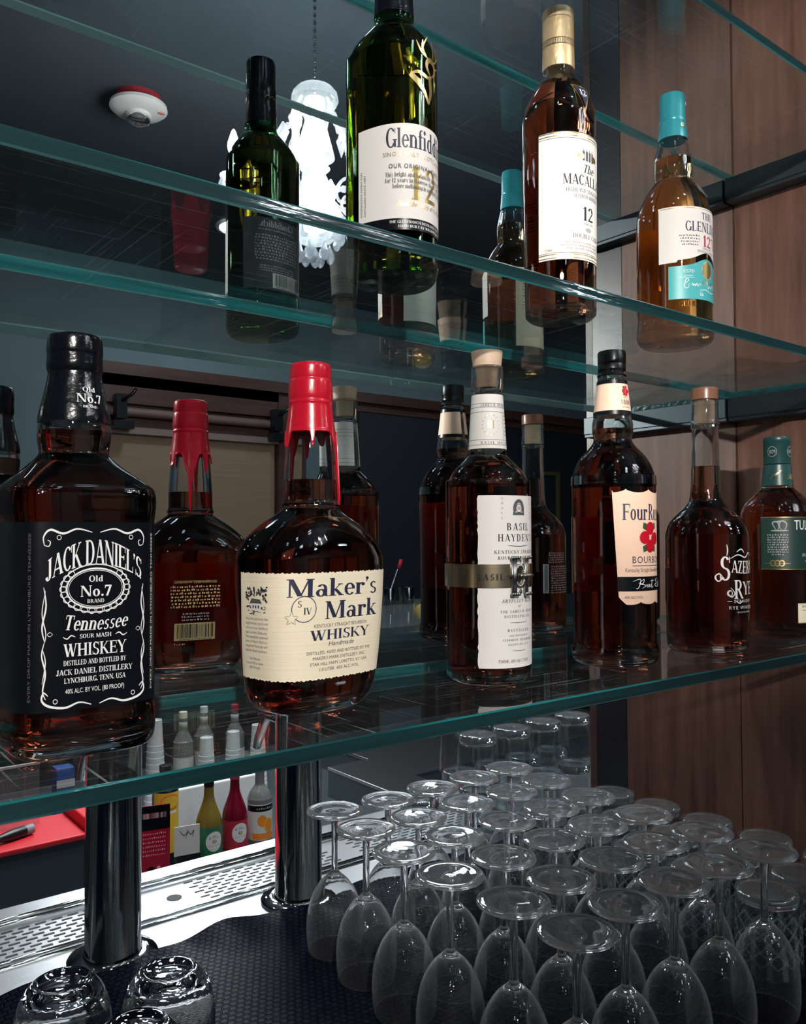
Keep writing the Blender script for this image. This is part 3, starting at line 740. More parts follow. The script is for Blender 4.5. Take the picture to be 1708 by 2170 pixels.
for i in range(26):
    a = 2 * PI * i / 26
    if math.sin(a) < .75: S.ring(24.2 * math.cos(a) , 99.5 + 13.2 * math.sin(a), 2.6, 2.0, .45, W_, 10)
S.text('Old', 0, 103.4, 3.6, W_, width=11); S.text('No.7', 0, 94.8, 6.4, W_, width=24); S.text('BRAND', 0, 91.0, 2.2, W_, width=13)
S.text('Tennessee', 0, 75.0, 8.4, W_, width=48, shear=.28, arc=-1.2)
S.text('SOUR MASH', 0, 70.6, 2.4, W_, width=24)
for sg in (-1, 1): S.curve([(sg * 15, 71.6), (sg * 18, 72.6), (sg * 21, 70.8), (sg * 24, 72)], .8, W_)
S.text('WHISKEY', 0, 60.5, 7.4, W_, width=47)
S.text('DISTILLED & BOTTLED BY'.replace('&', 'AND'), 0, 55.4, 2.9, W_, width=47)
S.text('JACK DANIEL DISTILLERY', 0, 50.0, 3.2, W_, width=57); S.text('LYNCHBURG, TENN. USA'.replace(',', '.'), 0, 45.2, 3.0, W_, width=46)
S.text('40% ALC. BY VOL. (80 PROOF)', 0, 39.2, 2.9, W_, font='sans', width=44)
for sg in (-1, 1):
    S.curve([(sg * 3, 132.5), (sg * 14, 134.5), (sg * 24, 131.8), (sg * 33, 134), (sg * 37.5, 130), (sg * 37, 125)], 1.3, W_)
    S.curve([(sg * 37, 125), (sg * 34, 124.5), (sg * 33, 127), (sg * 35, 128)], .7, W_); S.ring(sg * 27, 129.5, 1.7, 1.5, .45, W_, 12)
    S.curve([(sg * 37.2, 101), (sg * 35.6, 90), (sg * 38.2, 78), (sg * 36.5, 70)], 1.1, W_); S.curve([(sg * 36.0, 99), (sg * 38.2, 86), (sg * 35.6, 74), (sg * 38, 66)], .7, W_)
    S.curve([(sg * 36.5, 70), (sg * 38.3, 62), (sg * 35.8, 52), (sg * 37.5, 42), (sg * 35.5, 37)], 1.1, W_); S.curve([(sg * 38, 66), (sg * 35.8, 58), (sg * 38, 46)], .7, W_)
    S.curve([(sg * 3, 31.6), (sg * 12, 33.6), (sg * 22, 31.4), (sg * 33, 33.0), (sg * 38, 36.5), (sg * 37, 41), (sg * 34, 39)], 1.4, W_); S.ring(sg * 29, 35.5, 1.7, 1.5, .45, W_, 12)
    S.curve([(sg * 31, 74), (sg * 33, 75.2), (sg * 34.6, 74), (sg * 33, 72.8), (sg * 31, 74)], .4, W_)
S.text('EVERY DROP MADE IN LYNCHBURG TENNESSEE', 46.5, 36, 2.0, W_, font='sans', width=96, rot=PI / 2, align='l')
S.text('EVERY DROP MADE IN LYNCHBURG TENNESSEE', -46, 36, 2.0, 'ink_grey', font='sans', width=96, rot=PI / 2, align='l')
S.build('front_label', b)
mb = MB()
capp = cr([(21.9, 201), (21.9, 201), (21.5, 206), (18.5, 219), (16.3, 230), (16.0, 233), (16.0, 233), (16.9, 236), (16.6, 244), (16.9, 246), (16.6, 252), (15.6, 256.3), (13, 257), (13, 257)], 3)
mb.loft([[(r / 1000 * math.cos(2 * PI * i / 48), r / 1000 * math.sin(2 * PI * i / 48), z / 1000) for i in range(48)] for r, z in capp])
cp = mb.build('neck_cap', M['black_gloss'], b, sharp=50)
def cone_fn(prof, turn=0.0):
    """label surface round a neck; prof: list of (z, r) mm"""
    def fn(s, t, off):
        r = prof[-1][1]
        for (z0, r0), (z1, r1) in zip(prof, prof[1:]):
            if z0 <= t <= z1: r = r0 + (r1 - r0) * (t - z0) / max(z1 - z0, 1e-6); break
        else:
            if t < prof[0][0]: r = prof[0][1]
        a = s / 18.0 - PI / 2 + turn; rr = r / 1000 + off
        return Vector((rr * math.cos(a), rr * math.sin(a), t / 1000))
    return fn
S = Sheet(cone_fn([(201, 21.9), (206, 21.5), (219, 18.5), (230, 16.3)], math.radians(8)), 0.0006)
S.text('Old', 0, 219.5, 2.9, W_, width=8); S.text('No.7', 0, 212.6, 5.4, W_, width=15); S.text('BRAND', 0, 209.2, 1.6, W_, width=8)
S.build('neck_lettering', cp)

# ---- red wax bottle, cream label
MMr = rings([(0, 36, 24, 2.6, 0), (0, 36, 24, 2.6, 0), (3, 43, 29, 2.8, 0), (12, 48.5, 33, 3, 0), (27, 51, 35.5, 3.1, 0), (60, 54.5, 38, 3.1, 0), (104, 57.5, 40, 3.0, 0), (116, 57, 39.5, 2.9, 0), (127, 51, 37, 2.7, 0), (138, 39, 32, 2.4, 0), (146, 27, 25, 2.1, 0), (150.5, 21.3, 21.3, 2, 0), (153, 22.6, 22.6, 2, 0), (157, 21, 21, 2, 0), (175, 20.6, 20.6, 2, 0), (203, 18.6, 18.6, 2, 0), (228, 15.8, 15.8, 2, 0), (256, 14.5, 14.5, 2, 0)], 3)
b, B = build_bottle('bourbon_bottle', 'round-shouldered bourbon bottle sealed in dripping red wax, with a cream label', MMr, (-0.799, -0.110, SH1 + .0002), math.radians(8), M['bottle_glass'], M['bourbon_dark'], 172)
fn = B.surf()
S = Sheet(fn)
wob = lambda base: (lambda x: base + .35 * math.sin(x * 1.9) + .25 * math.sin(x * .83 + 1))
S.base(-92, 50, wob(27), wob(103.5), 'paper_cream', .8, rows=6)
K = 'ink_navy'
S.fn = lambda s_, t_, o_: fn(s_ - 13, t_, o_)
S.text("Maker's", 5, 86.5, 12.8, K, width=84); S.text('Mark', 20, 70, 12.8, K, width=54)
S.ring(-23, 78, 9.4, 9.4, .6, K); S.text('S', -26.5, 79.5, 4.6, K); S.text('IV', -20.5, 74.2, 4.8, K)
star = [(-32 + (5.0 if i % 2 == 0 else 2.0) * math.sin(PI * i / 5), 71.5 + (5.0 if i % 2 == 0 else 2.0) * math.cos(PI * i / 5)) for i in range(10)]
for i in range(10):
    (x0, y0), (x1, y1) = star[i], star[(i + 1) % 10]
    S.curve([(x0, y0), (x1, y1)], .75, K, 2)
for i in range(5): S.poly([(-32, 71.5), star[(2 * i - 1) % 10], star[2 * i], star[2 * i + 1]], 'paper_cream', S.off + .00008)
S.text('KENTUCKY STRAIGHT BOURBON', 10, 64.2, 2.7, K, font='sans', width=50); S.text('WHISKY', 10, 55.2, 7.2, K, width=56)
S.text('Handmade', 10, 50.6, 3.4, K, font='sans', width=24, shear=.25)
for i, l in enumerate(("DISTILLED, AGED AND BOTTLED BY THE", "MAKER'S MARK DISTILLERY, INC.", 'STAR HILL FARM, LORETTO, KY. USA', '1.0 LITER  45% ALC./VOL.')):
    S.text(l, 10, 45.2 - 4.1 * i, 2.4, K, font='sans', width=(60, 50, 54, 38)[i])
# distillery vignette: trees, a low house, bushes
def tree(x, y, h):
    for _ in range(16): S.disc(x + random.uniform(-2.6, 2.6), y + random.uniform(0, h), random.uniform(.5, 1.3), random.uniform(.5, 1.4), random.choice(('ink', 'ink', 'ink_grey')), 6)
vx = -62
tree(vx - 8, 84, 9); tree(vx - 3, 86, 7); tree(vx + 9, 83, 11); tree(vx + 4, 87, 5)
for _ in range(26): S.disc(vx + random.uniform(-11, 11), 74 + random.uniform(0, 6), random.uniform(.5, 1.5), random.uniform(.25, .7), random.choice(('ink', 'ink_grey')), 6)
S.poly([(vx - 3, 77), (vx + 7, 76), (vx + 7, 82), (vx - 3, 82)], 'paper_white', S.off + .0003); S.poly([(vx - 5, 82), (vx + 8, 82), (vx + 6, 85), (vx - 3, 85.5)], 'ink_grey', S.off + .00034)
for q in (-1.5, 1.2, 4): S.poly([(vx + q, 78.5), (vx + q + 1.2, 78.5), (vx + q + 1.2, 80.6), (vx + q, 80.6)], 'ink', S.off + .00038)
for i, l in enumerate(("Any time you're in the", 'neighborhood, stop by and', 'visit us at our distillery', 'near Loretto, Kentucky.', 'The beautifully restored', "home of Maker's Mark is a", 'designated Kentucky and', 'National Historic Landmark.')):
    S.text(l, vx - 11, 70 - 3.3 * i, 2.1, 'ink_grey', font='sans', width=24, align='l', shear=.15)
for i, l in enumerate(('Fully Matured', 'alcohol 45% by volume', '(90 Proof)')): S.text(l, vx, 41 - 3.2 * i, 2.0, 'ink_grey', font='sans', width=(12, 19, 12)[i])
S.build('front_label', b)
S = Sheet(B.surf(None, .5))
S.text('GOVERNMENT WARNING:', 6, 86, 2.6, 'tan_code', font='sans', width=40)
for i in range(7): S.micro(6, 82 - 3.1 * i, 1.9, 46, 'tan_code')
for i in range(3): S.micro(6, 57 - 2.8 * i, 1.6, 26, 'ink_grey_light')
S.barcode(-13, 25, 33, 49, 'tan_code', 'ink'); S.micro(20, 29, 1.6, 10, 'tan_code'); S.build('back_label', b)
mb = MB(); n = 96
def drip(a, items, base):
    z = base
    for c, wd, ln in items:
        d = (a - c + PI) % (2 * PI) - PI; z -= ln * math.exp(-(d / wd) ** 4)
    return z
items = [(math.radians(-126), .075, 12), (math.radians(-58), .085, 46), (math.radians(-62), .26, 10), (math.radians(-195), .20, 12), (math.radians(106), .085, 38), (math.radians(106), .33, 18), (math.radians(60), .12, 18), (math.radians(20), .2, 8)]
def neck_r(z):
    return B.at(z)[0]
rowsN = 26; ringsW = []
for j in range(rowsN + 1):
    ring = []
    for i in range(n):
        a = 2 * PI * i / n; zb = drip(a, items, 208); z = zb + (230 - zb) * j / rowsN
        rr = (neck_r(z) if z > 157 else 21.5) + 1.0 + .5 * math.sin(PI * min(1, j / 3) ) * (1 if j < 3 else 0) + (.45 if j < 2 else 0)
        ring.append((rr / 1000 * math.cos(a), rr / 1000 * math.sin(a), z / 1000))
    ringsW.append(ring)
first = [(p[0] * .955, p[1] * .955, p[2]) for p in ringsW[0]]
capr = cr([(17.4, 231), (16.7, 232.5), (16.7, 234), (17.0, 237), (16.5, 247), (15.9, 249), (16.1, 251), (15.9, 258), (14.6, 261), (9, 262), (2, 262)], 3)
ringsW = [first] + ringsW + [[(r / 1000 * math.cos(2 * PI * i / n), r / 1000 * math.sin(2 * PI * i / n), z / 1000) for i in range(n)] for r, z in capr]
mb.loft(ringsW, False, True); mb.build('wax_seal', M['wax'], b, sharp=70)

# ---- tall bottle with a torn white label and a metal belt
BHr = rings([(0, 30, 30, 2, 0), (0, 30, 30, 2, 0), (3, 35, 35, 2, 0), (10, 37.6, 37.6, 2, 0), (18, 37.6, 37.6, 2, 0), (165, 38, 38, 2, 0), (174, 37, 37, 2, 0), (185, 32, 32, 2, 0), (196, 22, 22, 2, 0), (201, 16.8, 16.8, 2, 0), (201, 16.8, 16.8, 2, 0), (206, 16.6, 16.6, 2, 0), (256, 13.6, 13.6, 2, 0), (259, 13.3, 13.3, 2, 0), (260, 14.4, 14.4, 2, 0), (278, 14.4, 14.4, 2, 0), (281, 13.6, 13.6, 2, 0)], 3)
b, B = build_bottle('bourbon_bottle', 'tall round bourbon bottle with a torn white label, bronze belt and pale wooden stopper', BHr, (-0.615, -0.1136, SH1 + .0002), 0, M['bottle_glass'], M['bourbon_dark'], 199)
S = Sheet(B.surf())
rg = [random.uniform(-.7, .7) for _ in range(80)]
kk = S.mi('paper_white'); colsL = []
for i in range(41):
    f = i / 40; col = []
    for j in range(51):
        t = 16 + (163.5 - 16) * j / 50; x = -38 + rg[j] + 76 * f; col.append(S.mb.vert(S.fn(x, t, S.off)))
    colsL.append(col)
for a_, b_ in zip(colsL, colsL[1:]):
    for j in range(50): S.mb.face((a_[j], b_[j], b_[j + 1], a_[j + 1]), kk, True)
K = 'ink'
S.ring(0, 152, 6.6, 8.4, 3.2, 'ink_grey', 20, -25, 205); S.rect(-6.8, 6.8, 146.5, 149, 'ink_grey'); S.ring(0, 152.5, 3.6, 3.8, .5, 'ink', 16); S.text('HH', 0, 151, 3, 'ink', width=3.4)
for i, ch in enumerate('SMALL'): S.text(ch, -17, 160 - i * 4.2, 1.9, 'ink_grey', width=1.6)
for i, ch in enumerate('BATCH'): S.text(ch, 17, 160 - i * 4.2, 1.9, 'ink_grey', width=1.6)
S.text('BASIL', 0, 133.5, 6.2, K, width=26, track=.22); S.text("HAYDEN'S", 0, 124, 6.2, K, width=42, track=.22)
S.curve([(-12, 120.5), (0, 119.8), (12, 120.5)], .6, K)
S.text('KENTUCKY STRAIGHT', 0, 113.5, 2.9, K, width=48, track=.15); S.text('BOURBON WHISKEY', 0, 108.4, 2.9, K, width=42, track=.15)
S.text('ARTFULLY AGED', 0, 71.5, 3.0, K, width=36, track=.2, shear=.25); S.text('BY', 0, 67.6, 1.6, 'ink_grey', width=3)
S.text('THE JAMES B. BEAM', 0, 62.8, 2.3, K, width=38, track=.3); S.text('DISTILLING CO.', 0, 58.6, 2.3, K, width=31, track=.3)
S.curve([(-10, 54.6), (0, 54.2), (10, 54.6)], .5, K)
S.text('DISTILLED', 0, 46.6, 2.4, K, width=25, track=.35); S.text('AND BOTTLED IN', 0, 42.6, 1.5, K, width=22, track=.3); S.text('CLERMONT. FRANKFORT', 0, 38.8, 1.8, K, width=34, track=.25); S.text('KENTUCKY USA', 0, 35, 1.6, K, width=24, track=.25)
S.curve([(-8, 30.6), (0, 30.2), (8, 30.6)], .5, K); S.text('750ML 40%ALC./VOL.', -4, 20.5, 2.6, 'ink_grey', width=34)
S.build('front_label', b)
S = Sheet(B.surf(90), .0012); S.base(-119, 119, 84.5, 104.5, 'brass_band', 2, rows=2); S.text('BASIL', -27, 91.5, 5, 'ink', width=22, track=.35, lift=.0016); S.disc(-49, 94.5, 1.2, 1.2, 'ink', 10, .0016)
S.build('metal_belt', b)
S = Sheet(B.surf(90), .0028)
for x in (-7, 7): S.rect(x - 2.4, x + 2.4, 79, 110, 'pewter')
for x, y in ((-7, 110), (7, 110), (-7, 79), (7, 79)): S.rect(x - 3.8, x + 3.8, y - 1.4, y + 1.4, 'pewter', .003)
S.ring(0, 94.5, 6.6, 10.2, 2.8, 'pewter', 30); S.rect(-3, 10, 93.2, 96, 'pewter', .0031); S.ring(0, 94.5, 2.2, 15.5, 2.2, 'pewter', 12, 60, 120); S.ring(0, 94.5, 2.2, 15.5, 2.2, 'pewter', 12, 240, 300)
S.disc(-11, 94.5, 1.3, 1.3, 'ink', 10, .0036); S.disc(11, 94.5, 1.3, 1.3, 'ink', 10, .0036)
sh = S.build('belt_badge', b); sm = sh.modifiers.new('solid', 'SOLIDIFY'); sm.thickness = .0018
S = Sheet(B.surf(None, .5)); S.rect(-12, 24, 70, 118, 'paper_white')
for i in range(11): S.micro(6, 113 - 3.2 * i, 1.8, 30, 'ink_grey')
S.build('back_label', b)
S = Sheet(cone_fn([(204, 16.8), (256, 13.7)], math.radians(-20)), .0005)
S.base(-52, 52, 206, 254.5, 'paper_white', 2, rows=3)
for t in (246, 242.6, 238.4, 213.5, 209): S.rect(-52, 52, t, t + .35, 'ink_grey')
S.text('JAMES B. BEAM', 0, 243.2, 2.6, 'ink_grey', width=30, track=.1); S.text('BASIL HAYDEN', 4, 209.8, 2.4, 'ink_grey', width=36, track=.35)
S.text('HH', -4, 224, 6.5, 'gold', width=7)
for i in range(16): S.disc(-4 + 8.5 * math.cos(i * PI / 8), 227 + 9 * math.sin(i * PI / 8), .5, .5, 'gold', 6)
for i in range(6): S.micro(18, 235 - 3.4 * i, 1.5, 9, 'ink_grey')
S.rect(11, 11.3, 214, 238, 'ink_grey'); S.build('neck_label', b)
mb = MB(); mb.lathe([(.0092, .262), (.0100, .279), (.0126, .2795), (.0143, .2935), (.0140, .2945), (.006, .2950)], n=36); mb.build('stopper', M['cork'], b, sharp=40)

# ---- slender bottle with a scalloped peach label
FRr = rings([(0, 36, 36, 2, 0), (0, 36, 36, 2, 0), (4, 42, 42, 2, 0), (12, 43.5, 43.5, 2, 0), (19, 42.2, 42.2, 2, 0), (22, 41.2, 41.2, 2, 0), (176, 41.8, 41.8, 2, 0), (179, 42.6, 42.6, 2, 0), (182, 41.8, 41.8, 2, 0), (194, 39.5, 39.5, 2, 0), (208, 32, 32, 2, 0), (219, 22, 22, 2, 0), (226, 18.8, 18.8, 2, 0), (233, 20.2, 20.2, 2, 0), (242, 20.2, 20.2, 2, 0), (249, 18.6, 18.6, 2, 0), (249, 18.6, 18.6, 2, 0), (287, 14.2, 14.2, 2, 0), (290, 14.8, 14.8, 2, 0), (294, 14.2, 14.2, 2, 0), (310, 12.5, 12.5, 2, 0)], 3)
b, B = build_bottle('bourbon_bottle', 'bourbon bottle with a scalloped peach label showing red roses and a black screw cap', FRr, (-0.4465, -0.1216, SH1 + .0002), 0, M['bottle_glass'], M['bourbon_dark'], 236)
S = Sheet(B.surf())
S2 = lambda u: abs(math.sin(u * PI * 3))
kk = S.mi('paper_peach'); colsL = []
for i in range(61):
    u = i / 30 - 1; col = []
    topz = 173.5 - 3.4 * abs(math.sin(u * PI * 1.5)) ** .6 * (1 if abs(u) < .97 else .3); botz = 61.5 + 2.6 * (1 - abs(math.cos(u * PI * 1.5)) ** .6) + 5 * max(0, abs(u) - .8) / .2
    for j in range(13):
        t = botz + (topz - botz) * j / 12; hw = 33 + 6.5 * (t - 61) / 112
        col.append(S.mb.vert(S.fn(u * hw, t, S.off)))
    colsL.append(col)
for a_, b_ in zip(colsL, colsL[1:]):
    for j in range(12): S.mb.face((a_[j], b_[j], b_[j + 1], a_[j + 1]), kk, True)
K = 'ink_navy'
S.text('Four', -16, 143.5, 15.5, K, width=28); S.text('Roses', 14, 143.5, 15.5, K, width=29)
def rose(cx, cyy, r):
    S.disc(cx, cyy, r, r, 'wax', 16, S.off + .0003)
    for k, q in enumerate((.82, .6, .38)):
        for a in range(3): S.ring(cx + .1 * r * math.cos(k + a * 2.1), cyy + .1 * r * math.sin(k + a * 2.1), r * q, r * q, r * .09, 'card_pink' if (k + a) % 3 == 0 else 'ink', 8, a * 120 + k * 40, a * 120 + 85 + k * 40)
def roses(cx, cyy, k):
    for dx, dy in ((-9, 12), (9, 12), (-9, -12), (9, -12)): S.poly([(cx + dx * .2 * k, cyy + dy * .4 * k), (cx + dx * 1.1 * k, cyy + dy * .7 * k), (cx + dx * k, cyy + dy * 1.15 * k), (cx + dx * .5 * k, cyy + dy * 1.05 * k)], 'ink_green')
    for dx, dy in ((0, 8.5), (-7.5, 0), (7.5, -1), (0, -8)): rose(cx + dx * k, cyy + dy * k, 6.0 * k)
S.lay = 1.5; roses(2, 126.5, 1.05); S.lay = 1
S.text('BOURBON', 2, 101.5, 7.0, K, font='sans', width=44, track=.12); S.rect(-20, 24, 98.6, 99.3, K); S.text('Kentucky Straight Bourbon Whiskey', 2, 93.0, 4.0, K, font='sans', width=58)
S.base(-34.8, 34.8, 74.5, 88.5, 'label_black', 2, lift=.0002, rows=1)
for pts in ([(-20, 84), (-12, 86), (-14, 78), (-17, 77)], [(-14, 82), (-8, 86), (-9, 82), (-13, 81.5), (-6, 80), (-10, 77)], [(-6, 78), (-4, 81), (-3, 78), (-1, 81), (0, 78), (2, 81), (3, 78)], [(4, 86), (3, 78), (6, 79)], [(1, 84), (7, 84.5)], [(16, 86), (10, 85), (14, 82), (9, 80), (15, 78), (18, 81)], [(19, 85), (18, 78), (21, 84), (20, 78), (24, 82), (23, 78), (28, 80)]): S.curve(pts, .75, 'ink_white', 6, .0009)
S.text('40% ALC./VOL.', -18, 67.4, 2.6, K, font='sans', width=20)
S.build('front_label', b)
S = Sheet(B.surf(100, .5)); S.base(-33, 33, 70, 148, 'paper_peach', 2, rows=2)
for i in range(5): S.micro(0, 128 - 5 * i, 2.2, 46, 'ink_grey')
S.build('back_label', b)
S = Sheet(cone_fn([(249, 18.6), (287, 14.2)], math.radians(-2)), .0005); S.base(-54, 54, 249.5, 282, 'paper_peach', 2, rows=2); S.base(-54, 54, 249.5, 253.5, 'label_black', 2, lift=.0002, rows=1); S.base(-54, 54, 281, 285, 'label_black', 2, lift=.0002, rows=1)
S.lay = 1.5; roses(0, 273.5, .36); S.lay = 1
S.text('EST.', 0, 266, 1.9, K, font='sans', width=5); S.text('1888', 0, 259.6, 5.2, K, font='sans', width=12); S.text('AUTHENTIC', 0, 256, 1.6, K, font='sans', width=11)
S.build('neck_label', b)
mb = MB(); mb.lathe([(.0139, .2945), (.0139, .302), (.0136, .3025), (.0141, .303), (.0141, .314), (.0134, .3155), (.004, .3158)], n=40); mb.build('screw_cap', M['black'], b, sharp=40)

# ---- printed rye bottle
SZr = rings([(0, 38, 38, 2, 0), (0, 38, 38, 2, 0), (3, 42, 42, 2, 0), (10, 43.6, 43.6, 2, 0), (40, 44, 44, 2, 0), (120, 44, 44, 2, 0), (131, 43.2, 43.2, 2, 0), (143, 39, 39, 2, 0), (153, 30.5, 30.5, 2, 0), (160, 23, 23, 2, 0), (166, 18.6, 18.6, 2, 0), (171, 17.4, 17.4, 2, 0), (185, 15.9, 15.9, 2, 0), (246, 14.2, 14.2, 2, 0), (248, 15.6, 15.6, 2, 0), (251, 14.6, 14.6, 2, 0), (254, 15.8, 15.8, 2, 0), (257, 15.2, 15.2, 2, 0), (272, 14.4, 14.4, 2, 0), (274, 15.0, 15.0, 2, 0), (279, 14.6, 14.6, 2, 0)], 3)
b, B = build_bottle('rye_bottle', 'round rye bottle printed in white on the bare glass, brown stopper, beside the green-capped bottle', SZr, (-0.293, -0.1304, SH1 + .0002), 0, M['bottle_glass'], M['bourbon_dark'], 205)
S = Sheet(B.surf(80))
S.text('AZERAC', 5, 86.5, 12.5, W_, width=48, arc=-2, grow=.1); S.text('S', -26, 80, 25, W_, width=13)
S.text('YE', 8, 64, 14, W_, width=22); S.text('R', -9, 60, 20, W_, width=14)
for q in ([(-32, 88), (-36, 84), (-34, 79), (-30, 81), (-32, 84)], [(-24, 106), (-23, 112), (-24, 118)], [(-20, 103), (-10, 107), (2, 104), (10, 109), (16, 106)], [(-20, 72), (-15, 66), (-19, 62), (-23, 66), (-20, 69)], [(-12, 110), (-5, 113), (0, 109)], [(-14, 58), (-8, 55), (-4, 58)]): S.curve(q, 1.3, W_)
S.ring(-33, 83, 4.2, 4.2, .9, W_, 16); S.ring(-21, 66, 3.4, 3.4, .9, W_, 16)
S.text('STRAIGHT', -1, 55.6, 3.6, W_, font='sans', width=30, track=.2); S.rect(-24, -18.5, 57, 57.6, W_); S.text('RYE WHISKEY', 0, 48.6, 3.8, W_, font='sans', width=44, track=.2); S.text('45% ALC./VOL. 90 PROOF', 0, 44.6, 1.7, W_, font='sans', width=24)
S.build('printed_lettering', b)
S = Sheet(B.surf(80, .5))
for i in range(5): S.micro(2, 104 - 3 * i, 1.8, 30, 'ink_grey_light')
for i in range(12): S.micro(-4, 86 - 3.1 * i, 2.0, 34, 'ink_grey_light')
S.barcode(16, 24, 52, 90, 'ink_grey_light', 'ink'); S.build('back_lettering', b)
mb = MB(); mb.lathe([(.0132, .2793), (.0146, .2797), (.0148, .290), (.0142, .2928), (.005, .2932)], n=36); st_ = mb.build('stopper', M['cork_brown'], b, sharp=40)
mb = MB(); mb.lathe([(.0108, .253), (.0112, .2792)], n=28); mb.build('cork_plug', M['cork'], st_, sharp=40)

# ---- green labelled bottle
TUr = rings([(0, 34, 34, 2.2, 0), (0, 34, 34, 2.2, 0), (4, 40, 40, 2.2, 0), (14, 42.5, 42.5, 2.2, 0), (80, 43, 43, 2.2, 0), (148, 43, 43, 2.2, 0), (158, 42, 42, 2.2, 0), (168, 38, 38, 2.1, 0), (178, 29, 29, 2, 0), (185, 21.5, 21.5, 2, 0), (190, 19, 19, 2, 0), (215, 16.2, 16.2, 2, 0), (248, 14, 14, 2, 0)], 3)
b, B = build_bottle('whiskey_bottle', 'whiskey bottle with dark green label and green foil cap, beside the wood panel', TUr, (-0.104, -0.114, SH1 + .0002), math.radians(0), M['bottle_glass'], M['bourbon'], 186)
S = Sheet(B.surf(100)); S.base(-68, 68, 85, 150, 'label_green', 2, rows=2); S.rect(-68, 68, 149, 149.8, 'gold'); S.rect(-68, 68, 85.2, 86, 'gold'); 
S.text('TULLAMORE', 0, 134, 12.5, W_, font='sans', width=58); S.text('DEW', 0, 118, 10, W_, font='sans', width=22); S.text('IRISH WHISKEY', 0, 101, 4.2, 'ink_grey_light', font='sans', width=38); S.micro(0, 95, 2, 30, 'ink_grey_light')
for q in ([(-50, 134), (-54, 142), (-50, 144), (-46, 140), (-48, 134)], [(-50, 144), (-44, 145)], [(-44, 134), (-47, 140), (-43, 145), (-38, 141), (-40, 134)], [(-56, 133), (-36, 133)]): S.curve(q, 1.6, 'ink_grey_light')
for i in range(9): S.micro(-48, 127 - 3 * i, 1.8, 24 if i < 8 else 14, 'ink_grey_light')
S.rect(-64, -34, 92.4, 92.9, 'gold')
for q in (-54, -49, -44): S.ring(q, 93, 3.6, 4.2, 1.6, 'gold', 14)
S.build('front_label', b)
S = Sheet(B.surf(100)); S.base(-26, 22, 20, 44, 'paper_cream', 2, rows=1); S.text('IRISH WHISKEY', -3, 39, 2.2, 'ink_grey', width=36); S.micro(-3, 35, 1.6, 34, 'ink_grey'); S.curve([(-6, 25), (0, 33), (2, 27), (6, 32), (9, 26), (14, 30)], .8, 'ink', 6); S.rect(-26, 22, 43, 43.4, 'gold'); S.rect(-26, 22, 20.4, 20.8, 'gold'); S.build('lower_label', b)
mb = MB(); mb.lathe([(.0193, .190), (.0193, .1905), (.0168, .216), (.0158, .217), (.0163, .219), (.0163, .246), (.0166, .2465), (.0166, .250), (.0160, .252), (.006, .2524)], n=40); cp = mb.build('foil_cap', M['cap_green'], b, sharp=35)
S = Sheet(cone_fn([(190, 19.3), (216, 16.8), (218, 16.3), (247, 16.4)], math.radians(-40)), .0006)
for sx in (-13, 13): S.ring(sx, 233, 6.2, 6.6, .6, 'ink_grey_light', 20); S.text('1829', sx, 230.6, 4.6, 'ink_grey_light', width=9)
S.curve([(-16, 197), (-11, 203), (-6, 206), (-9, 202), (-2, 209)], 1.0, 'gold'); S.text('Still', 9, 198, 6, 'gold', width=10, shear=.4); S.build('cap_lettering', cp)
# ================================================================== bottles on the middle shelf
SZ2 = SH2 + T + .0002
# ---- three-sided green bottle
tr_ = .055
GFr = rings([(0, 31, 31, 2, tr_), (0, 31, 31, 2, tr_), (3, 35.5, 35.5, 2, tr_), (11, 38, 38, 2, tr_), (30, 37.6, 37.6, 2, tr_), (170, 38, 38, 2, tr_), (182, 37, 37, 2, tr_), (194, 32.5, 32.5, 2, .05), (205, 24.5, 24.5, 2, .03), (212, 18.6, 18.6, 2, 0), (217, 16.6, 16.6, 2, 0), (222, 16.6, 16.6, 2, 0), (240, 15.2, 15.2, 2, 0), (285, 14, 14, 2, 0)], 3)
b, B = build_bottle('scotch_bottle', 'three-sided green-glass whisky bottle with a cream label and a gold stag emblem', GFr, (-0.720, -0.114, SZ2), math.radians(52), M['green_glass'], M['scotch_amber'], 205, liquid_name='whisky')
S = Sheet(B.surf(100, -52 / 360)); S.base(-58, 54, 41, lambda x: 115 + 1.5 * math.cos(x / 40), 'paper_white', 2, rows=4); S.base(-58, 54, 32, 41, 'label_black', 2, rows=1)
S.text('Glenfiddich', 0, 97, 15.5, 'ink_navy', width=66); S.text('SINGLE MALT SCOTCH WHISKY', 0, 90, 3.6, 'gold', font='sans', width=70, track=.12)
S.text('12', 0, 56, 27, 'gold', width=30); S.text('OUR ORIGINAL TWELVE', -3, 80.5, 3.6, 'ink_navy', font='sans', width=54, track=.15, lift=.0009)
for i, l in enumerate(('This bright and balanced single malt is aged', 'for 12 years in Oloroso sherry and bourbon', 'before mellowing in oak marrying tuns')): S.text(l, 0, 74 - 4.6 * i, 3.2, 'ink_grey', width=(66, 66, 54)[i], lift=.0009)
S.text('From the Valley of the Deer', 0, 50.5, 4.0, 'gold', width=48, shear=.35)
S.text('INDEPENDENT FAMILY RUN', -54, 46, 1.9, 'ink_grey', font='sans', width=36, rot=PI / 2, align='l'); S.text('DISTILLERS SINCE 1887', -50.6, 46, 1.9, 'ink_grey', font='sans', width=33, rot=PI / 2, align='l')
S.text('THE GLENFIDDICH DISTILLERY, DUFFTOWN', 0, 37.2, 2.0, W_, width=60); S.text('HAND BUILT BY WILLIAM GRANT', 0, 33.8, 2.0, W_, width=46)
S.build('front_label', b)
S = Sheet(B.surf(140, -52 / 360))
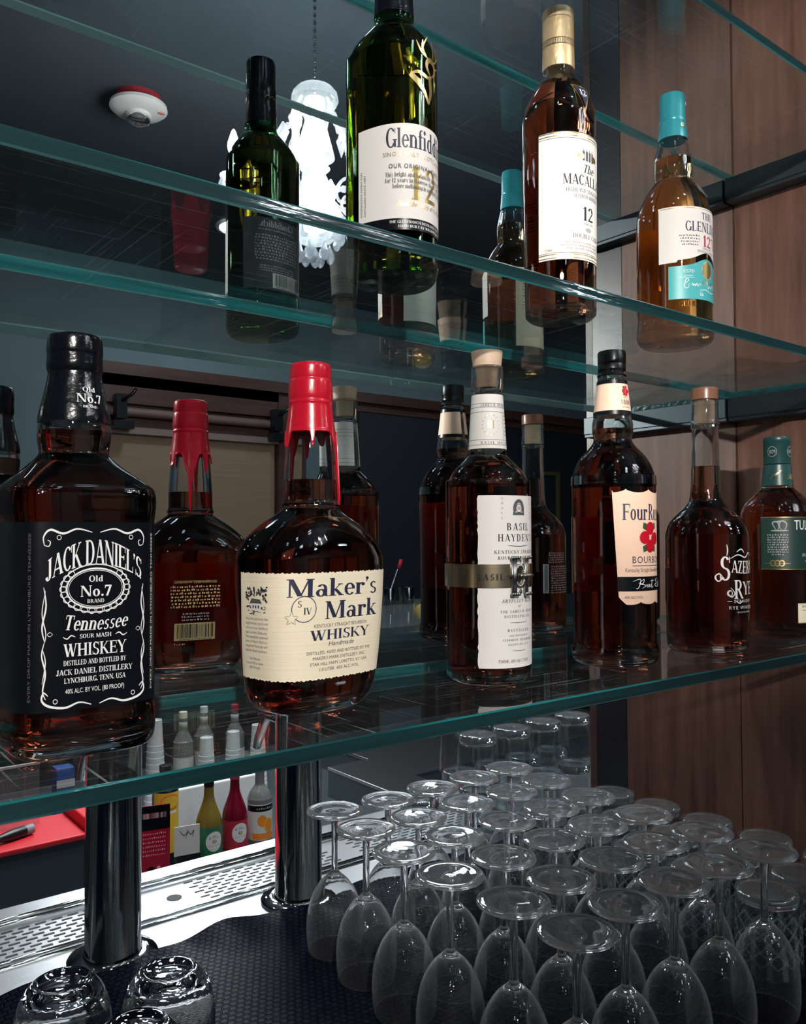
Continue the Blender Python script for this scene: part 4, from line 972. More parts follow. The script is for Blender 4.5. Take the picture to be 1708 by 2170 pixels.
for q, wd in (([(-4, 152), (-13, 156), (-6, 150), (0, 144), (4, 136)], 4), ([(4, 136), (7, 146), (6, 156), (8, 160)], 4), ([(-13, 156), (-6, 159), (3, 157), (8, 160)], 3), ([(6, 160), (2, 166), (5, 172), (12, 170), (13, 164), (9, 160)], 4), ([(5, 172), (-3, 176), (-8, 184)], 1.8), ([(-3, 176), (-2, 186)], 1.6), ([(2, 174), (-2, 180), (3, 190)], 1.5), ([(10, 172), (16, 176), (15, 186)], 1.8), ([(16, 176), (22, 182), (20, 190)], 1.6), ([(13, 168), (20, 171)], 1.4), ([(9, 172), (10, 182), (7, 188)], 1.4)): S.curve(q, wd, 'gold', 6)
S.build('stag_emblem', b)
S = Sheet(B.surf(80, .5 - 52 / 360)); S.base(-36, 36, 40, 112, 'label_charcoal', 2, rows=2); S.text('Glenfiddich.', 0, 103, 6.5, 'ink_grey_light', width=40); S.micro(0, 99.5, 1.5, 44, 'ink_grey_light')
for i in range(9): S.micro(0, 93.5 - 3 * i, 2.0, 50, 'ink_grey_light')
for i in range(3): S.micro(0, 63 - 2.4 * i, 1.3, 40, 'ink_grey_light')
S.barcode(-32, 6, 42, 57, 'paper_grey', 'ink'); S.build('back_label', b)
mb = MB(); mb.lathe([(.0168, .2215), (.0168, .222), (.0166, .228), (.0157, .243), (.0160, .2445), (.0157, .246), (.0157, .256), (.0160, .2575), (.0157, .259), (.0154, .287), (.0145, .2895), (.004, .290)], n=48); cp = mb.build('foil_cap', M['black_gloss'], b, sharp=35)
S = Sheet(cone_fn([(222, 16.8), (243, 15.8), (290, 15.6)], 0), .0006); S.poly([(14, 232), (22, 236), (23, 246), (16, 240)], 'ink_red')
for i in range(14): S.curve([(-40 + i * 6, 246), (-37 + i * 6, 249), (-34 + i * 6, 246)], .6, 'gold', 3)
S.build('cap_print', cp)

# ---- gold capped bottle
MCr = rings([(0, 29, 29, 2, 0), (0, 29, 29, 2, 0), (3, 32.6, 32.6, 2, 0), (10, 34, 34, 2, 0), (60, 34.2, 34.2, 2, 0), (178, 35.6, 35.6, 2, 0), (196, 35.4, 35.4, 2, 0), (206, 33, 33, 2, 0), (220, 26.5, 26.5, 2, 0), (230, 20, 20, 2, 0), (236, 16.2, 16.2, 2, 0), (241, 15, 15, 2, 0), (246, 14.8, 14.8, 2, 0), (296, 14, 14, 2, 0)], 3)
b, B = build_bottle('scotch_bottle', 'tall whisky bottle with a large white label and an embossed gold cap', MCr, (-0.521, -0.119, SZ2), 0, M['bottle_glass'], M['scotch_amber'], 228, liquid_name='whisky')
S = Sheet(B.surf()); S.base(-50, 50, 49, 169, 'paper_white', 2, rows=24)
for y in (167.2, 164.5, 50.2, 53.4): S.rect(-50, 50, y, y + .9, 'gold')
S.rect(-50, 50, 162.6, 163.0, 'ink'); S.rect(-50, 50, 55.2, 55.6, 'ink'); S.rect(-50, 50, 168.4, 169, 'ink')
for x in (-6, -2, 2, 6): S.rect(x - 1.4, x + 1.4, 143, 152, 'ink_grey'); S.rect(x - .9, x - .2, 152, 154, 'ink_grey')
S.disc(-9, 147, 4, 3, 'gold'); S.disc(9, 147, 4, 3, 'gold')
S.text('The', 0, 131.5, 8, 'ink', width=15, shear=.3); S.text('MACALLAN', 0, 119.5, 9.6, 'ink', width=54); S.text('HIGHLAND SINGLE MALT', 0, 112.5, 3.6, 'ink_grey', width=48); S.text('SCOTCH WHISKY', 0, 107, 3.6, 'ink_grey', width=34)
S.text('12', 0, 86.5, 13, 'ink', width=15); S.text('YEARS OLD', 0, 82.6, 1.9, 'ink_grey', width=13); S.disc(0, 78, 4, 2.2, 'ink_grey_light'); S.text('DOUBLE CASK', 0, 69.5, 4.2, 'ink_grey', width=35)
for i, l in enumerate(('MATURED EXCLUSIVELY IN A PERFECT', 'BALANCE OF HAND-PICKED SHERRY SEASONED', 'AMERICAN AND EUROPEAN OAK CASKS')): S.text(l, 0, 64.2 - 2.9 * i, 1.9, 'ink_grey', font='sans', width=(50, 58, 48)[i])
S.text('750ml', -40, 57, 2.6, 'gold', width=7); S.build('front_label', b)
S = Sheet(B.surf(None, -.022)); S.poly([(-10, 217), (10, 217), (0, 188)], 'gold', .0011); S.poly([(-7.6, 215.4), (7.6, 215.4), (0, 192.5)], 'label_black', .0014); S.poly([(-7, 215), (7, 215), (0, 194)], 'ink_navy', .0016); S.text('12', 0, 205.5, 6.5, W_, width=8, lift=.002); S.text('YEARS', 0, 203.6, 1.2, W_, width=4, lift=.002); S.build('shoulder_badge', b)
S = Sheet(B.surf(None, .5)); S.rect(-27, 27, 40, 150, 'paper_grey')
for i in range(14): S.micro(0, 140 - 3.4 * i, 2.0, 46, 'ink_grey')
S.rect(-22, 0, 50, 68, 'paper_white')
for i in range(4): S.rect(-21, -1, 52 + 4 * i, 54 + 4 * i, 'ink')
S.build('back_label', b)
mb = MB(); mb.lathe([(.0153, .2445), (.0156, .247), (.0154, .262), (.01525, .300), (.0148, .3025), (.004, .303)], n=48); cp = mb.build('gold_cap', M['cap_gold'], b, sharp=35)
S = Sheet(cone_fn([(244, 15.5), (303, 15.4)]), .0005); S.rect(-56, 56, 264.5, 265, 'ink'); S.rect(-56, 56, 270, 270.5, 'ink'); S.rect(-56, 56, 292, 292.4, 'ink_grey')
for i in range(60):
    for j in range(3): S.poly([(-56 + i * 1.87, 265.6 + j * 1.4), (-55 + i * 1.87, 265.6 + j * 1.4), (-55.5 + i * 1.87, 266.7 + j * 1.4)], 'ink')
S.build('cap_band', cp)

# ---- teal capped bottle
GLr = rings([(0, 35, 35, 2, 0), (0, 35, 35, 2, 0), (3, 39, 39, 2, 0), (9, 41, 41, 2, 0), (22, 40.4, 40.4, 2, 0), (32, 39.4, 39.4, 2, 0), (126, 40, 40, 2, 0), (140, 39.4, 39.4, 2, 0), (154, 36, 36, 2, 0), (167, 29.5, 29.5, 2, 0), (177, 22.5, 22.5, 2, 0), (181, 19.6, 19.6, 2, 0), (186, 20.2, 20.2, 2, 0), (197, 20.4, 20.4, 2, 0), (206, 20, 20, 2, 0), (213, 18.6, 18.6, 2, 0), (224, 16.2, 16.2, 2, 0), (231, 14.6, 14.6, 2, 0), (272, 13, 13, 2, 0)], 3)
b, B = build_bottle('scotch_bottle', 'golden whisky bottle with a teal foil cap and a white-over-teal label', GLr, (-0.337, -0.123, SZ2), 0, M['bottle_glass'], M['scotch'], 205, liquid_name='whisky')
S = Sheet(B.surf()); 
S.base(-55, 55, lambda x: 80 + 9 * math.exp(-(x / 17) ** 2) + (2.5 if abs(x) < 36 else 0), 140, 'paper_white', 1.5, rows=15); S.rect(-53, 53, 138, 138.5, 'gold')
S.text('THE', 0, 127, 7.5, 'ink_navy', width=17); S.text('GLENLIVET', 0, 113.5, 10.5, 'ink_navy', width=56); S.text('12', 0, 98, 12, 'ink_red', width=15); S.text('YEARS OF AGE', 0, 95, 1.8, 'ink_grey', width=14)
for i in range(4): S.micro(-22, 108 - 3.2 * i, 1.7, 24 - 2 * i, 'ink_grey'); S.micro(22, 108 - 3.2 * i, 1.7, 24 - 2 * i, 'ink_grey')
S.text('SINGLE MALT', 0, 91.4, 2.6, 'ink_navy', font='sans', width=28, track=.15); 
S.base(-45, 45, 41, lambda x: 76 + 9 * math.exp(-(x / 17) ** 2), 'label_teal', 1.5, rows=8)
S.disc(0, 73, 9, 10, 'gold', 24); S.ring(0, 73, 9, 10, 1.2, 'paper_white', 24)
S.text('ESTD', -24, 69, 3.4, W_, width=12); S.micro(-24, 65.5, 1, 10, W_); S.micro(-26, 63.5, 1, 16, W_)
for q in ([(-28, 57), (-24, 61), (-27, 62), (-29, 54), (-25, 53), (-24, 58)], [(-22, 56), (-20, 58), (-20, 55), (-18, 57), (-17, 55), (-15, 58), (-14, 55), (-11, 58), (-10, 55)], [(-4, 56), (0, 61), (1, 54), (4, 57), (6, 55), (9, 59), (11, 55), (16, 60), (18, 55)], [(-12, 50), (-4, 52), (8, 50), (22, 53)], [(-10, 49), (-7, 46), (-11, 46), (-10, 49)]): S.curve(q, .8, W_)
S.text('1824', 0, 57.5, 4, 'gold', width=18); S.build('front_label', b)
S = Sheet(B.surf(36), .0003); S.text('GEORGE & J.G. SMITH'.replace('&', '-'), 0, 33, 6, 'bottle_glass', width=70, track=.1); S.build('embossed_lettering', b)
S = Sheet(B.surf(None, .03)); S.disc(0, 164, 10, 8, 'ink_grey', 24, .0014); S.ring(0, 164, 10, 8, .9, 'gold', 24); S.build('neck_medallion', b)
S = Sheet(B.surf(90, .5)); S.rect(-34, 28, 36, 138, 'paper_cream'); 
for i in range(12): S.micro(-3, 128 - 4 * i, 2, 46, 'ink_grey')
S.rect(-30, -18, 44, 96, 'paper_white'); 
for i in range(16): S.rect(-29, -19, 56 + 2.3 * i, 57.2 + 2.3 * i, 'ink')
S.build('back_label', b)
mb = MB(); mb.lathe([(.0158, .2275), (.0156, .230), (.0143, .246), (.0139, .247), (.0143, .2485), (.0139, .250), (.0137, .275), (.0130, .278), (.004, .2785)], n=44); cp = mb.build('foil_cap', M['cap_teal'], b, sharp=35)
S = Sheet(cone_fn([(228, 16), (246, 14.5), (278, 14)]), .0005); S.text('the', 5, 264, 4, W_, width=6, shear=.3); S.text('GLENLIVET', 5, 238, 4.2, 'gold', width=24, rot=0); S.build('cap_lettering', cp)

# ================================================================== glassware
MZ = tz + .0062
def wine_proto():
    t = thing('wine_glass', '', 'wine glass')
    H = 0.166
    outer = cr([(31.6, 0), (33.2, 10), (34, 24), (33.2, 40), (30, 56), (24, 70), (16.5, 81), (9, 88), (5.2, 92)], 3)
    innr = cr([(30.8, 0), (32.4, 10), (33.2, 24), (32.4, 40), (29.2, 56), (23.2, 69.2), (15.6, 80), (8, 86.2), (2, 87.5)], 3)
    mb = MB(); mb.lathe([(r / 1000, z / 1000) for r, z in innr[::-1]] + [(.0312, -.0002)] + [(r / 1000, z / 1000) for r, z in outer], n=44, close0=True, close1=False)
    mb.build('bowl', M['bowl_glass'], t, sharp=60)
    mb = MB(); mb.lathe([(r / 1000, z / 1000) for r, z in cr([(2, 88.2), (4.6, 91.5), (4.0, 97), (3.7, 115), (3.8, 140), (4.4, 154), (6.5, 159.2)], 3)], n=20); mb.build('stem', M['clear_glass'], t, sharp=60)
    mb = MB(); mb.lathe([(r / 1000, z / 1000) for r, z in [(5, 159.3), (12, 160.4), (22, 161.2), (31.5, 161.9), (33.2, 162.6), (33.8, 163.8), (33.2, 165.2), (31.5, 166), (25, 165.7), (15, 164.8), (8, 164.0), (3, 163.8)]], n=48)
    mb.build('foot', M['clear_glass'], t, sharp=75); return t
wp = wine_proto()
LINE = ['the line nearest the beer tower', 'the second line from the beer tower', 'the middle line', 'the second line from the wood panel', 'the line nearest the wood panel']
POS = ['first from the camera side', 'second from the camera side', 'third from the camera side', 'third from the far side', 'second from the far side', 'first from the far side']
DX = [[-2.80, -2.80, -2.83, -2.82, -2.78, -2.745], [-2.45, -2.46, -2.48, -2.48, -2.44, -2.39], [-2.08, -2.09, -2.11, -2.10, -2.06, -2.035], [-1.745, -1.74, -1.76, -1.74, -1.705, -1.68], [-1.405, -1.41, -1.425, -1.41, -1.37, -1.345]]
DY = [[-.90, -.55, -.17, .19, .57, .93], [-.87, -.52, -.17, .19, .54, .89], [-.86, -.52, -.165, .185, .55, .90], [-.88, -.52, -.17, .18, .535, .90], [-.92, -.58, -.22, .18, .56, .91]]
first = True
for c in range(5):
    for r in range(6):
        lb = 'upturned stemmed glass, %s in %s' % (POS[r], LINE[c])
        loc = (DX[c][r] * .21, DY[c][r] * .21, MZ + .0002); rz = random.uniform(0, 6.28)
        if first: wp.location = loc; wp.rotation_euler = (0, 0, rz); wp['label'] = lb; wp['group'] = 'upturned stemmed glasses on the bar mat'; first = False
        else: copy_tree(wp, loc, rz, lb, 'upturned stemmed glasses on the bar mat')
# cut tumblers, upside down
def cut_proto():
    t = thing('cut_glass_tumbler', '', 'tumbler'); n = 192; H = .086
    mb = MB(); rws = []
    for j in range(49):
        z = H * j / 48; ring = []
        for i in range(n):
            a = 2 * PI * i / n; r = .0375 - .0020 * (z / H)
            if .012 < z < .070:
                u = a / (2 * PI) * 12; v = (z - .012) / .058 * 3
                d = min(abs(((u + v) % 1) - .5), abs(((u - v) % 1) - .5))
                r -= .0014 * max(0, 1 - d / .13)
            ring.append((r * math.cos(a), r * math.sin(a), z))
        rws.append(ring)
    rws.append([(.033 * math.cos(2 * PI * i / n), .033 * math.sin(2 * PI * i / n), H + .001) for i in range(n)])
    inner = [[(r * math.cos(2 * PI * i / n), r * math.sin(2 * PI * i / n), z) for i in range(n)] for r, z in ((.028, .074), (.0315, .070), (.0335, .04), (.0358, 0))]
    mb.loft(inner + rws, True, True)
    for q, f in enumerate(mb.f):                            # groove floors whitened to stand in for their glints
        if len(f) != 4: continue
        c = sum((Vector(mb.v[k]) for k in f), Vector()) / 4
        if c.xy.length > .0345 and .013 < c.z < .069:
            u = math.atan2(c.y, c.x) % (2 * PI) / (2 * PI) * 12; v = (c.z - .012) / .058 * 3
            if min(abs(((u + v) % 1) - .5), abs(((u - v) % 1) - .5)) < .075: mb.mi[q] = 1
    mb.build('cut_wall', [M['tumbler_glass'], M['cut_line']], t, sharp=75)
    mb = MB(); mb.lathe([(.026, .0745), (.0325, .0755), (.0335, .083), (.0315, .0858), (.024, .0852), (.010, .0838), (.003, .0836)], n=40); mb.build('base', M['clear_glass'], t, sharp=60); return t
cp_ = cut_proto(); cl = []
for (x, wx) in ((-.209, 'farthest from'), (-.130, 'in the middle line beside'), (-.05, 'nearest to')):
    for y, wy in ((-.150, 'first from the camera side'), (-.062, 'second from the camera side'), (.025, 'third from the camera side'), (.11, 'fourth from the camera side'), (.193, 'last, at the far side')):
        cl.append((x, y, 'upturned cut-crystal tumbler, %s, %s the wood panel' % (wy, wx)))
for i, (x, y, lb) in enumerate(cl):
    if i == 0: cp_.location = (x, y, MZ + .0001); cp_['label'] = lb; cp_['group'] = 'cut-glass tumblers beside the wood panel'
    else: copy_tree(cp_, (x, y, MZ + .0001), random.uniform(0, 6), lb, 'cut-glass tumblers beside the wood panel')
# stacked plain tumblers beyond the end of the wood panel
def rocks_proto():
    t = thing('rocks_tumbler', '', 'tumbler'); n = 36
    P = [(.027, .070), (.0300, .066), (.0335, .03), (.0352, 0), (.0366, 0), (.0352, .03), (.0322, .070), (.0318, .083), (.0300, .086), (.022, .0855), (.004, .0845)]
    mb = MB(); mb.lathe(P, n=n, close0=True, close1=True); mb.build('glass_wall', M['tumbler_glass'], t, sharp=70)
    mb = MB(); mb.lathe([(.024, .0708), (.0306, .0718), (.0312, .082), (.0292, .0852), (.0200, .0846), (.004, .0838)], n=n); mb.build('base', M['clear_glass'], t, sharp=60); return t
rp_ = rocks_proto(); k = 0
SIDE = ['nearest the beer tower', 'second from the beer tower', 'third from the beer tower', 'fourth from the beer tower']
for row, (y, xs) in enumerate(((.352, (-.192, -.114, -.036, .042)), (.443, (-.150, -.072, .006, .084)))):
    for i, x in enumerate(xs):
        for lv in range(2):
            lb = 'plain upturned tumbler, %s of a stack of two, %s, %s row' % (('lower', 'upper')[lv], SIDE[i], ('front', 'back')[row])
            zz = tz + .0062 + .0765 * lv if row == 0 else tz + .004 + .0765 * lv
            zz = tz + .0035 + .0869 * lv
            if k == 0: rp_.location = (x, y, zz); rp_['label'] = lb; rp_['group'] = 'stacked tumblers past the wood panel'
            else: copy_tree(rp_, (x, y, zz), random.uniform(0, 6), lb, 'stacked tumblers past the wood panel')
            k += 1
o = copy_tree(rp_, (-.30, .372, tz + .0035), 1, 'plain upturned tumbler standing single beside the tumbler stacks', 'stacked tumblers past the wood panel')
# round-bottomed tumblers in front of the beer tower
def dome_proto():
    t = thing('round_tumbler', '', 'tumbler'); n = 56
    outer = cr([(39, 0), (42.5, 14), (44, 32), (42.5, 52), (37, 70), (30, 80), (26, 83.5), (22, 84), (22, 84), (14, 80.5), (3, 79.5)], 3)
    innr = cr([(37.4, 0), (40.8, 14), (42.2, 32), (40, 50), (32, 64), (20, 70), (3, 71)], 3)
    mb = MB(); mb.lathe([(r / 1000, z / 1000) for r, z in innr[::-1]] + [(r / 1000, z / 1000) for r, z in outer], n=n); mb.build('glass_body', M['dome_glass'], t, sharp=60); return t
M['dome_glass'] = glass('rippled_tumbler_glass', (.985, .99, .99), 1.5, bump=(70, .35))
dp = dome_proto()
for i, (x, y, lb) in enumerate(((-.817, .118, 'round-bottomed upturned tumbler in front of the left beer tower, rightmost of the low group'), (-.902, .160, 'round-bottomed upturned tumbler left of the beer tower base, second from the left'), (-.874, .048, 'round-bottomed upturned tumbler at the bottom edge, half cut off by the frame, between two others'), (-1.002, .170, 'round-bottomed upturned tumbler cut off at the lower left corner of the photo'))):
    if i == 0: dp.location = (x, y, MZ + .0002); dp['label'] = lb; dp['group'] = 'round tumblers by the beer tower'
    else: copy_tree(dp, (x, y, MZ + .0002), i, lb, 'round tumblers by the beer tower')

# ================================================================== beer towers
def tower():
    t = thing('beer_tower', '', 'beer tower')
    mb = MB(); mb.lathe([(.052, 0), (.052, .003), (.049, .006), (.037, .008)], n=40); mb.build('flange', M['chrome'], t, sharp=40)
    mb = MB(); mb.lathe([(.0335, .007), (.0335, .012), (.0322, .014), (.0320, .262), (.0335, .264), (.0335, .272), (.030, .277), (.006, .279)], n=48); mb.build('column', M['chrome'], t, sharp=40)
    mb = MB(); mb.tube([(0, .030, .245), (0, .050, .245), (0, .052, .245), (0, .074, .245)], [.011, .011, .0135, .0135], 20); mb.tube([(0, .074, .245), (0, .094, .243), (0, .104, .238)], [.0105, .0105, .0085], 16)
    mb.tube([(0, .086, .242), (0, .098, .224), (0, .116, .196), (0, .121, .184)], [.0085, .0080, .0068, .0062], 16); f = mb.build('faucet', M['chrome'], t, sharp=50)
    mb = MB(); mb.tube([(0, .092, .244), (0, .092, .262)], .0065, 14); mb.lathe([(.010, .262), (.0105, .270), (.008, .278), (.0095, .290), (.0075, .305), (.004, .309)], (0, .092, 0), 20); mb.build('tap_lever', M['chrome'], f, sharp=40)
    return t
tp = tower(); tp.location = (-.789, .352, tz + .0004); tp['label'] = 'polished chrome beer tower column with its faucet, at the square black-labelled bottle end'; tp['group'] = 'chrome beer towers'
copy_tree(tp, (-.532, .353, tz + .0004), 0, 'polished chrome beer tower column under the red wax bottle, next to the stemmed glasses', 'chrome beer towers')
# ================================================================== the bartender's station beyond the counter
struct('trim_3', [(-1.9, 2.2, 1.18, 2.75, 0.0, 0.455)], M['steel_dark'])
struct('trim_8', [(-.235, 1.2, 1.44, 1.69, 0.4551, 0.5006)], M['steel_dark'])          # low ledge that carries the mixers
LZ = 0.4555
def round_mb(prof, n=32, mi=0):
    mb = MB(); mb.lathe([(r / 1000, z / 1000) for r, z in prof], n=n, mi=mi); return mb
def mixer(name, label, x, y, prof, gm, cap_m, cap, lab=None, group='mixer bottles in the speed rail', print_=None):
    t = thing(name, label, 'bottle', (x, y, LZ if y > 1.7 else LZ + .0453))
    round_mb(cr(prof, 3)).build('bottle_body', gm, t, sharp=50)
    z1 = prof[-1][1]; r1 = prof[-1][0]
    round_mb([(r1 + 1, z1 - 1), (r1 + 1, z1 + cap - 1), (r1, z1 + cap), (2, z1 + cap + .5)]).build('cap', cap_m, t, sharp=40)
    if lab:
        B_ = Bottle([(z, r, r, 2, 0) for r, z in prof]); S = Sheet(B_.surf(60), .0006); S.base(-lab[0], lab[0], lab[1], lab[2], lab[3], 3, rows=2)
        if print_: print_(S)
        S.build('front_label', t)
    return t
sy = [(30, 0), (30, 0), (34, 3), (36, 10), (36, 100), (36, 118), (33, 140), (25, 163), (17, 186), (14, 202), (13, 222), (13, 228)]
def pr_bar(S):
    S.disc(0, 84, 24, 27, 'paper_white', 24); S.text('BARGA', 0, 93, 8, 'ink', width=30, arc=3); S.disc(0, 84, 7, 5, 'ink_green', 10); S.disc(0, 85, 3, 4, 'yellow', 8, .0012)
    S.rect(-18, 18, 70, 76, 'ink_grey'); S.micro(0, 62, 3, 28, 'ink_grey')
def pr_bar_g(S): pr_bar(S)
mixer('mixer_bottle', 'yellow-green mixer bottle with a green label and oval badge, between the beer towers', -.123, 1.513, sy, M['syrup_yellow'], M['black'], 14, (110, 40, 122, 'green_label'), print_=pr_bar)
mixer('mixer_bottle', 'deep red grenadine bottle with a red label and oval badge, next to the yellow mixer', -.036, 1.530, sy, M['syrup_red'], M['red_label'], 14, (110, 40, 118, 'red_label'), print_=pr_bar_g)
def pr_or(S):
    S.rect(-60, 60, 122, 140, 'label_black'); S.text('ORANGE', -2, 126, 9, W_, font='sans', width=44); S.disc(-10, 92, 15, 18, 'orange', 20); S.disc(12, 82, 16, 21, 'yellow', 20, .0010); S.disc(12, 82, 13, 18, 'orange', 20, .0013)
vo = [(32, 0), (32, 0), (35, 4), (36, 15), (36, 140), (35, 156), (28, 174), (18, 187), (14, 197), (14, 232)]
def pr_fruit(S):
    S.rect(-60, 60, 122, 139, 'label_black'); S.micro(0, 128, 6, 52, W_); S.disc(-10, 95, 14, 17, 'orange', 20); S.disc(10, 82, 15, 20, 'yellow', 20, .0010); S.disc(10, 82, 12.5, 17.5, 'orange', 20, .0013); S.rect(-40, 40, 42, 60, 'orange')
mixer('spirit_bottle', 'clear spirit bottle with orange fruit on its label, beside the right beer tower', .052, 1.545, vo, M['spirit_clear'], M['orange'], 16, (60, 40, 142, 'paper_grey'), print_=pr_fruit)
# clear spirit bottles behind
for x, y, capm, lb in ((.142, 2.30, 'paper_cream', 'clear spirit bottle with a cream cap standing behind the paper cup stacks'), (.243, 2.34, 'white_plastic', 'clear spirit bottle with a white cap between two paper cup stacks'), (.352, 2.30, 'red_label', 'clear spirit bottle with a red cap behind the beer faucet')):
    t = mixer('spirit_bottle', lb, x, y, [(34, 0), (34, 0), (37, 4), (37, 185), (34, 205), (24, 228), (15, 244), (14, 262), (14, 290)], M['spirit_clear'], M[capm], 22, None)
    round_mb([(15.2, 250), (15.2, 274), (14.5, 275)]).build('neck_label', M['paper_grey'], t)
    S = Sheet(Bottle([(0, 37.3, 37.3, 2, 0), (200, 37.3, 37.3, 2, 0)]).surf(60), .0005); S.base(-60, 60, 50, 150, 'paper_grey', 4, rows=1); S.build('front_label', t)
# paper cup stacks
for x, y, h, lb in ((.020, 2.262, 306, 'tallest stack of white paper cups, nearest the left beer tower'), (.196, 2.215, 226, 'white paper cup stack between the two clear bottles'), (.303, 2.215, 232, 'white paper cup stack behind the red mixer bottle'), (.412, 2.225, 240, 'white paper cup stack under the beer faucet')):
    t = thing('paper_cup_stack', lb, 'cups', (x, y, LZ), 0, 'white paper cup stacks')
    P = []; nC = 10
    rt, rb = 23, 23 + h * .052
    for i in range(nC + 1):
        z = h * .70 * i / nC; r = rb + (rt - rb) * (z / h); P += [(r + 1.2, z), (r + 1.2, z + 2.5), (r, z + 3.2)]
    P += [(rt + (rb - rt) * .02, h - 1), (rt - 1, h), (rt - 4, h), (rt - 5, h - 4), (2, h - 4)]
    round_mb(P, 36).build('cup_sleeve', M['white_paper_cup'], t, sharp=40)
ca = struct('paper_carton', [(-.135, .16, 1.76, 1.84, LZ, .655)], M['white_paper_cup'], kind='thing', bevel=.004); tag(ca, 'plain white carton standing behind the three mixer bottles', 'carton')
# cards and a juice carton
t = thing('drinks_card', 'glossy red drinks card with a dark header standing on the mixer ledge', 'card', (-.285, 1.497, LZ), math.radians(-14))
mb = MB(); mb.box(-.040, .040, -.0015, .0015, 0, .255); mb.build('card', M['card_red'], t)
flat = lambda s_, t_, o: Vector((s_ / 1000, -.0015 - o, t_ / 1000))
S = Sheet(flat); S.rect(-40, 40, 192, 255, 'label_black'); S.rect(-30, 30, 222, 236, 'card_pink')
for i in range(6): S.micro(0, 180 - 11 * i, 4.5, 58, 'card_pink', 'c')
for _ in range(16): S.disc(random.uniform(-32, 32), random.uniform(20, 100), random.uniform(4, 9), random.uniform(4, 7), random.choice(('card_pink', 'red_label', 'label_black')), 10, .0004 + random.uniform(.0001, .0004))
S.build('printed_front', t)
t = thing('tent_card', 'small white tent card with grey script beside the red drinks card', 'card', (-.206, 1.470, LZ + .0453), math.radians(-10))
mb = MB(); mb.box(-.034, .034, -.0012, .0012, .070, .147); mb.build('card', M['paper_grey'], t)
S = Sheet(lambda s_, t_, o: Vector((s_ / 1000, -.0012 - o, t_ / 1000)))
for q in ([(-20, 137), (-8, 123), (2, 131), (-4, 115)], [(0, 137), (10, 123), (18, 133), (14, 115)]): S.curve(q, 2.2, 'ink_grey')
S.build('script', t)
mb = MB(); mb.box(-.027, .036, -.002, .030, 0, .0705); mb.build('stand', M['black'], t)
t = mixer('juice_bottle', 'yellow lemon juice bottle with a dark shoulder behind the red drinks card', -.205, 1.62, [(34, 0), (34, 0), (36, 4), (36, 190), (30, 215), (18, 235), (16, 262)], M['black'], M['black'], 14, (50, 40, 206, 'yellow'), print_=lambda S: (S.disc(2, 180, 30, 22, 'orange', 20), S.disc(2, 180, 25, 17, 'yellow', 20, .0012), S.rect(-14, 20, 148, 156, 'paper_cream')))
# red board on a steel box, pen, clear panel
struct('trim_4', [(-1.9, -.506, 1.366, 1.58, LZ, .711)], M['steel_dark'], bevel=.002)
bd = struct('red_cutting_board', [(-1.6, -.504, 1.358, 1.545, .7115, .7245)], M['red_board'], kind='thing', bevel=.003); tag(bd, 'bright red plastic cutting board lying on the dark steel box', 'cutting board')
t = thing('clear_panel', 'clear acrylic splash panel standing along the back of the red board', 'panel', (0, 0, 0))
mb = MB(); mb.box(-1.6, -.572, 1.500, 1.505, .7247, .868); mb.build('pane', M['pane'], t); mb = MB(); mb.box(-1.6, -.572, 1.4985, 1.5065, .868, .873); mb.build('top_edge', M['paper_grey'], t)
bn = struct('red_bin', [(-.500, -.40, 1.372, 1.56, LZ, .752)], M['red_board'], kind='thing', bevel=.004); tag(bn, 'red plastic bin beside the steel box, mostly behind the left beer tower', 'bin')
t = thing('marker_pen', 'thick black marker pen with a grey end lying on the red board', 'pen', (-.634, 1.425, .7248 + .0125), math.radians(20))
mb = MB(); mb.tube([(-.06, 0, 0), (-.02, 0, 0), (.012, 0, 0)], [.0075, .0125, .0125], 18); mb.build('barrel', M['black'], t, sharp=40)
mb = MB(); mb.tube([(.0121, 0, 0), (.032, 0, 0)], .0112, 18); mb.build('end_cap', pbr('grey_cap', (.22, .24, .27), .5), t, sharp=40)
t = thing('white_jug', 'white plastic jug standing behind the left beer tower', 'jug', (-.335, 1.86, LZ))
round_mb([(36, 0), (38, 4), (38, 180), (33, 210), (18, 232), (16, 255), (2, 256)]).build('jug_body', M['white_plastic'], t, sharp=50)
bx = struct('blue_label_carton', [(-.425, -.375, 1.88, 1.93, LZ, .745)], M['blue'], kind='thing', bevel=.002); tag(bx, 'small blue and white carton beside the white jug', 'carton')
mb = MB(); mb.box(-.4255, -.3745, 1.8792, 1.8798, .690, .712); o = mb.build('label_band', M['paper_white'], bx)
def steel_unit(label, x0, x1, y0, y1, z1):
    t = thing('steel_cabinet', label, 'cabinet', (0, 0, 0))
    mb = MB(); mb.box(x0, x1, y0, y1, LZ + .0002 if y0 < 2.7 else 0, z1 - .012); mb.build('cabinet_body', M['steel_dark'], t)
    mb = MB(); mb.box(x0 - .004, x1 + .004, y0 - .006, y1, z1 - .0118, z1); mb.build('worktop', M['steel'], t, bevel=.003)
steel_unit('low steel underbar cabinet right of the right beer tower', .56, .742, 1.50, 1.96, .565)
steel_unit('wider steel underbar cabinet with a bright front edge, behind the stemmed glasses', .750, 2.1, 1.72, 2.35, .560)
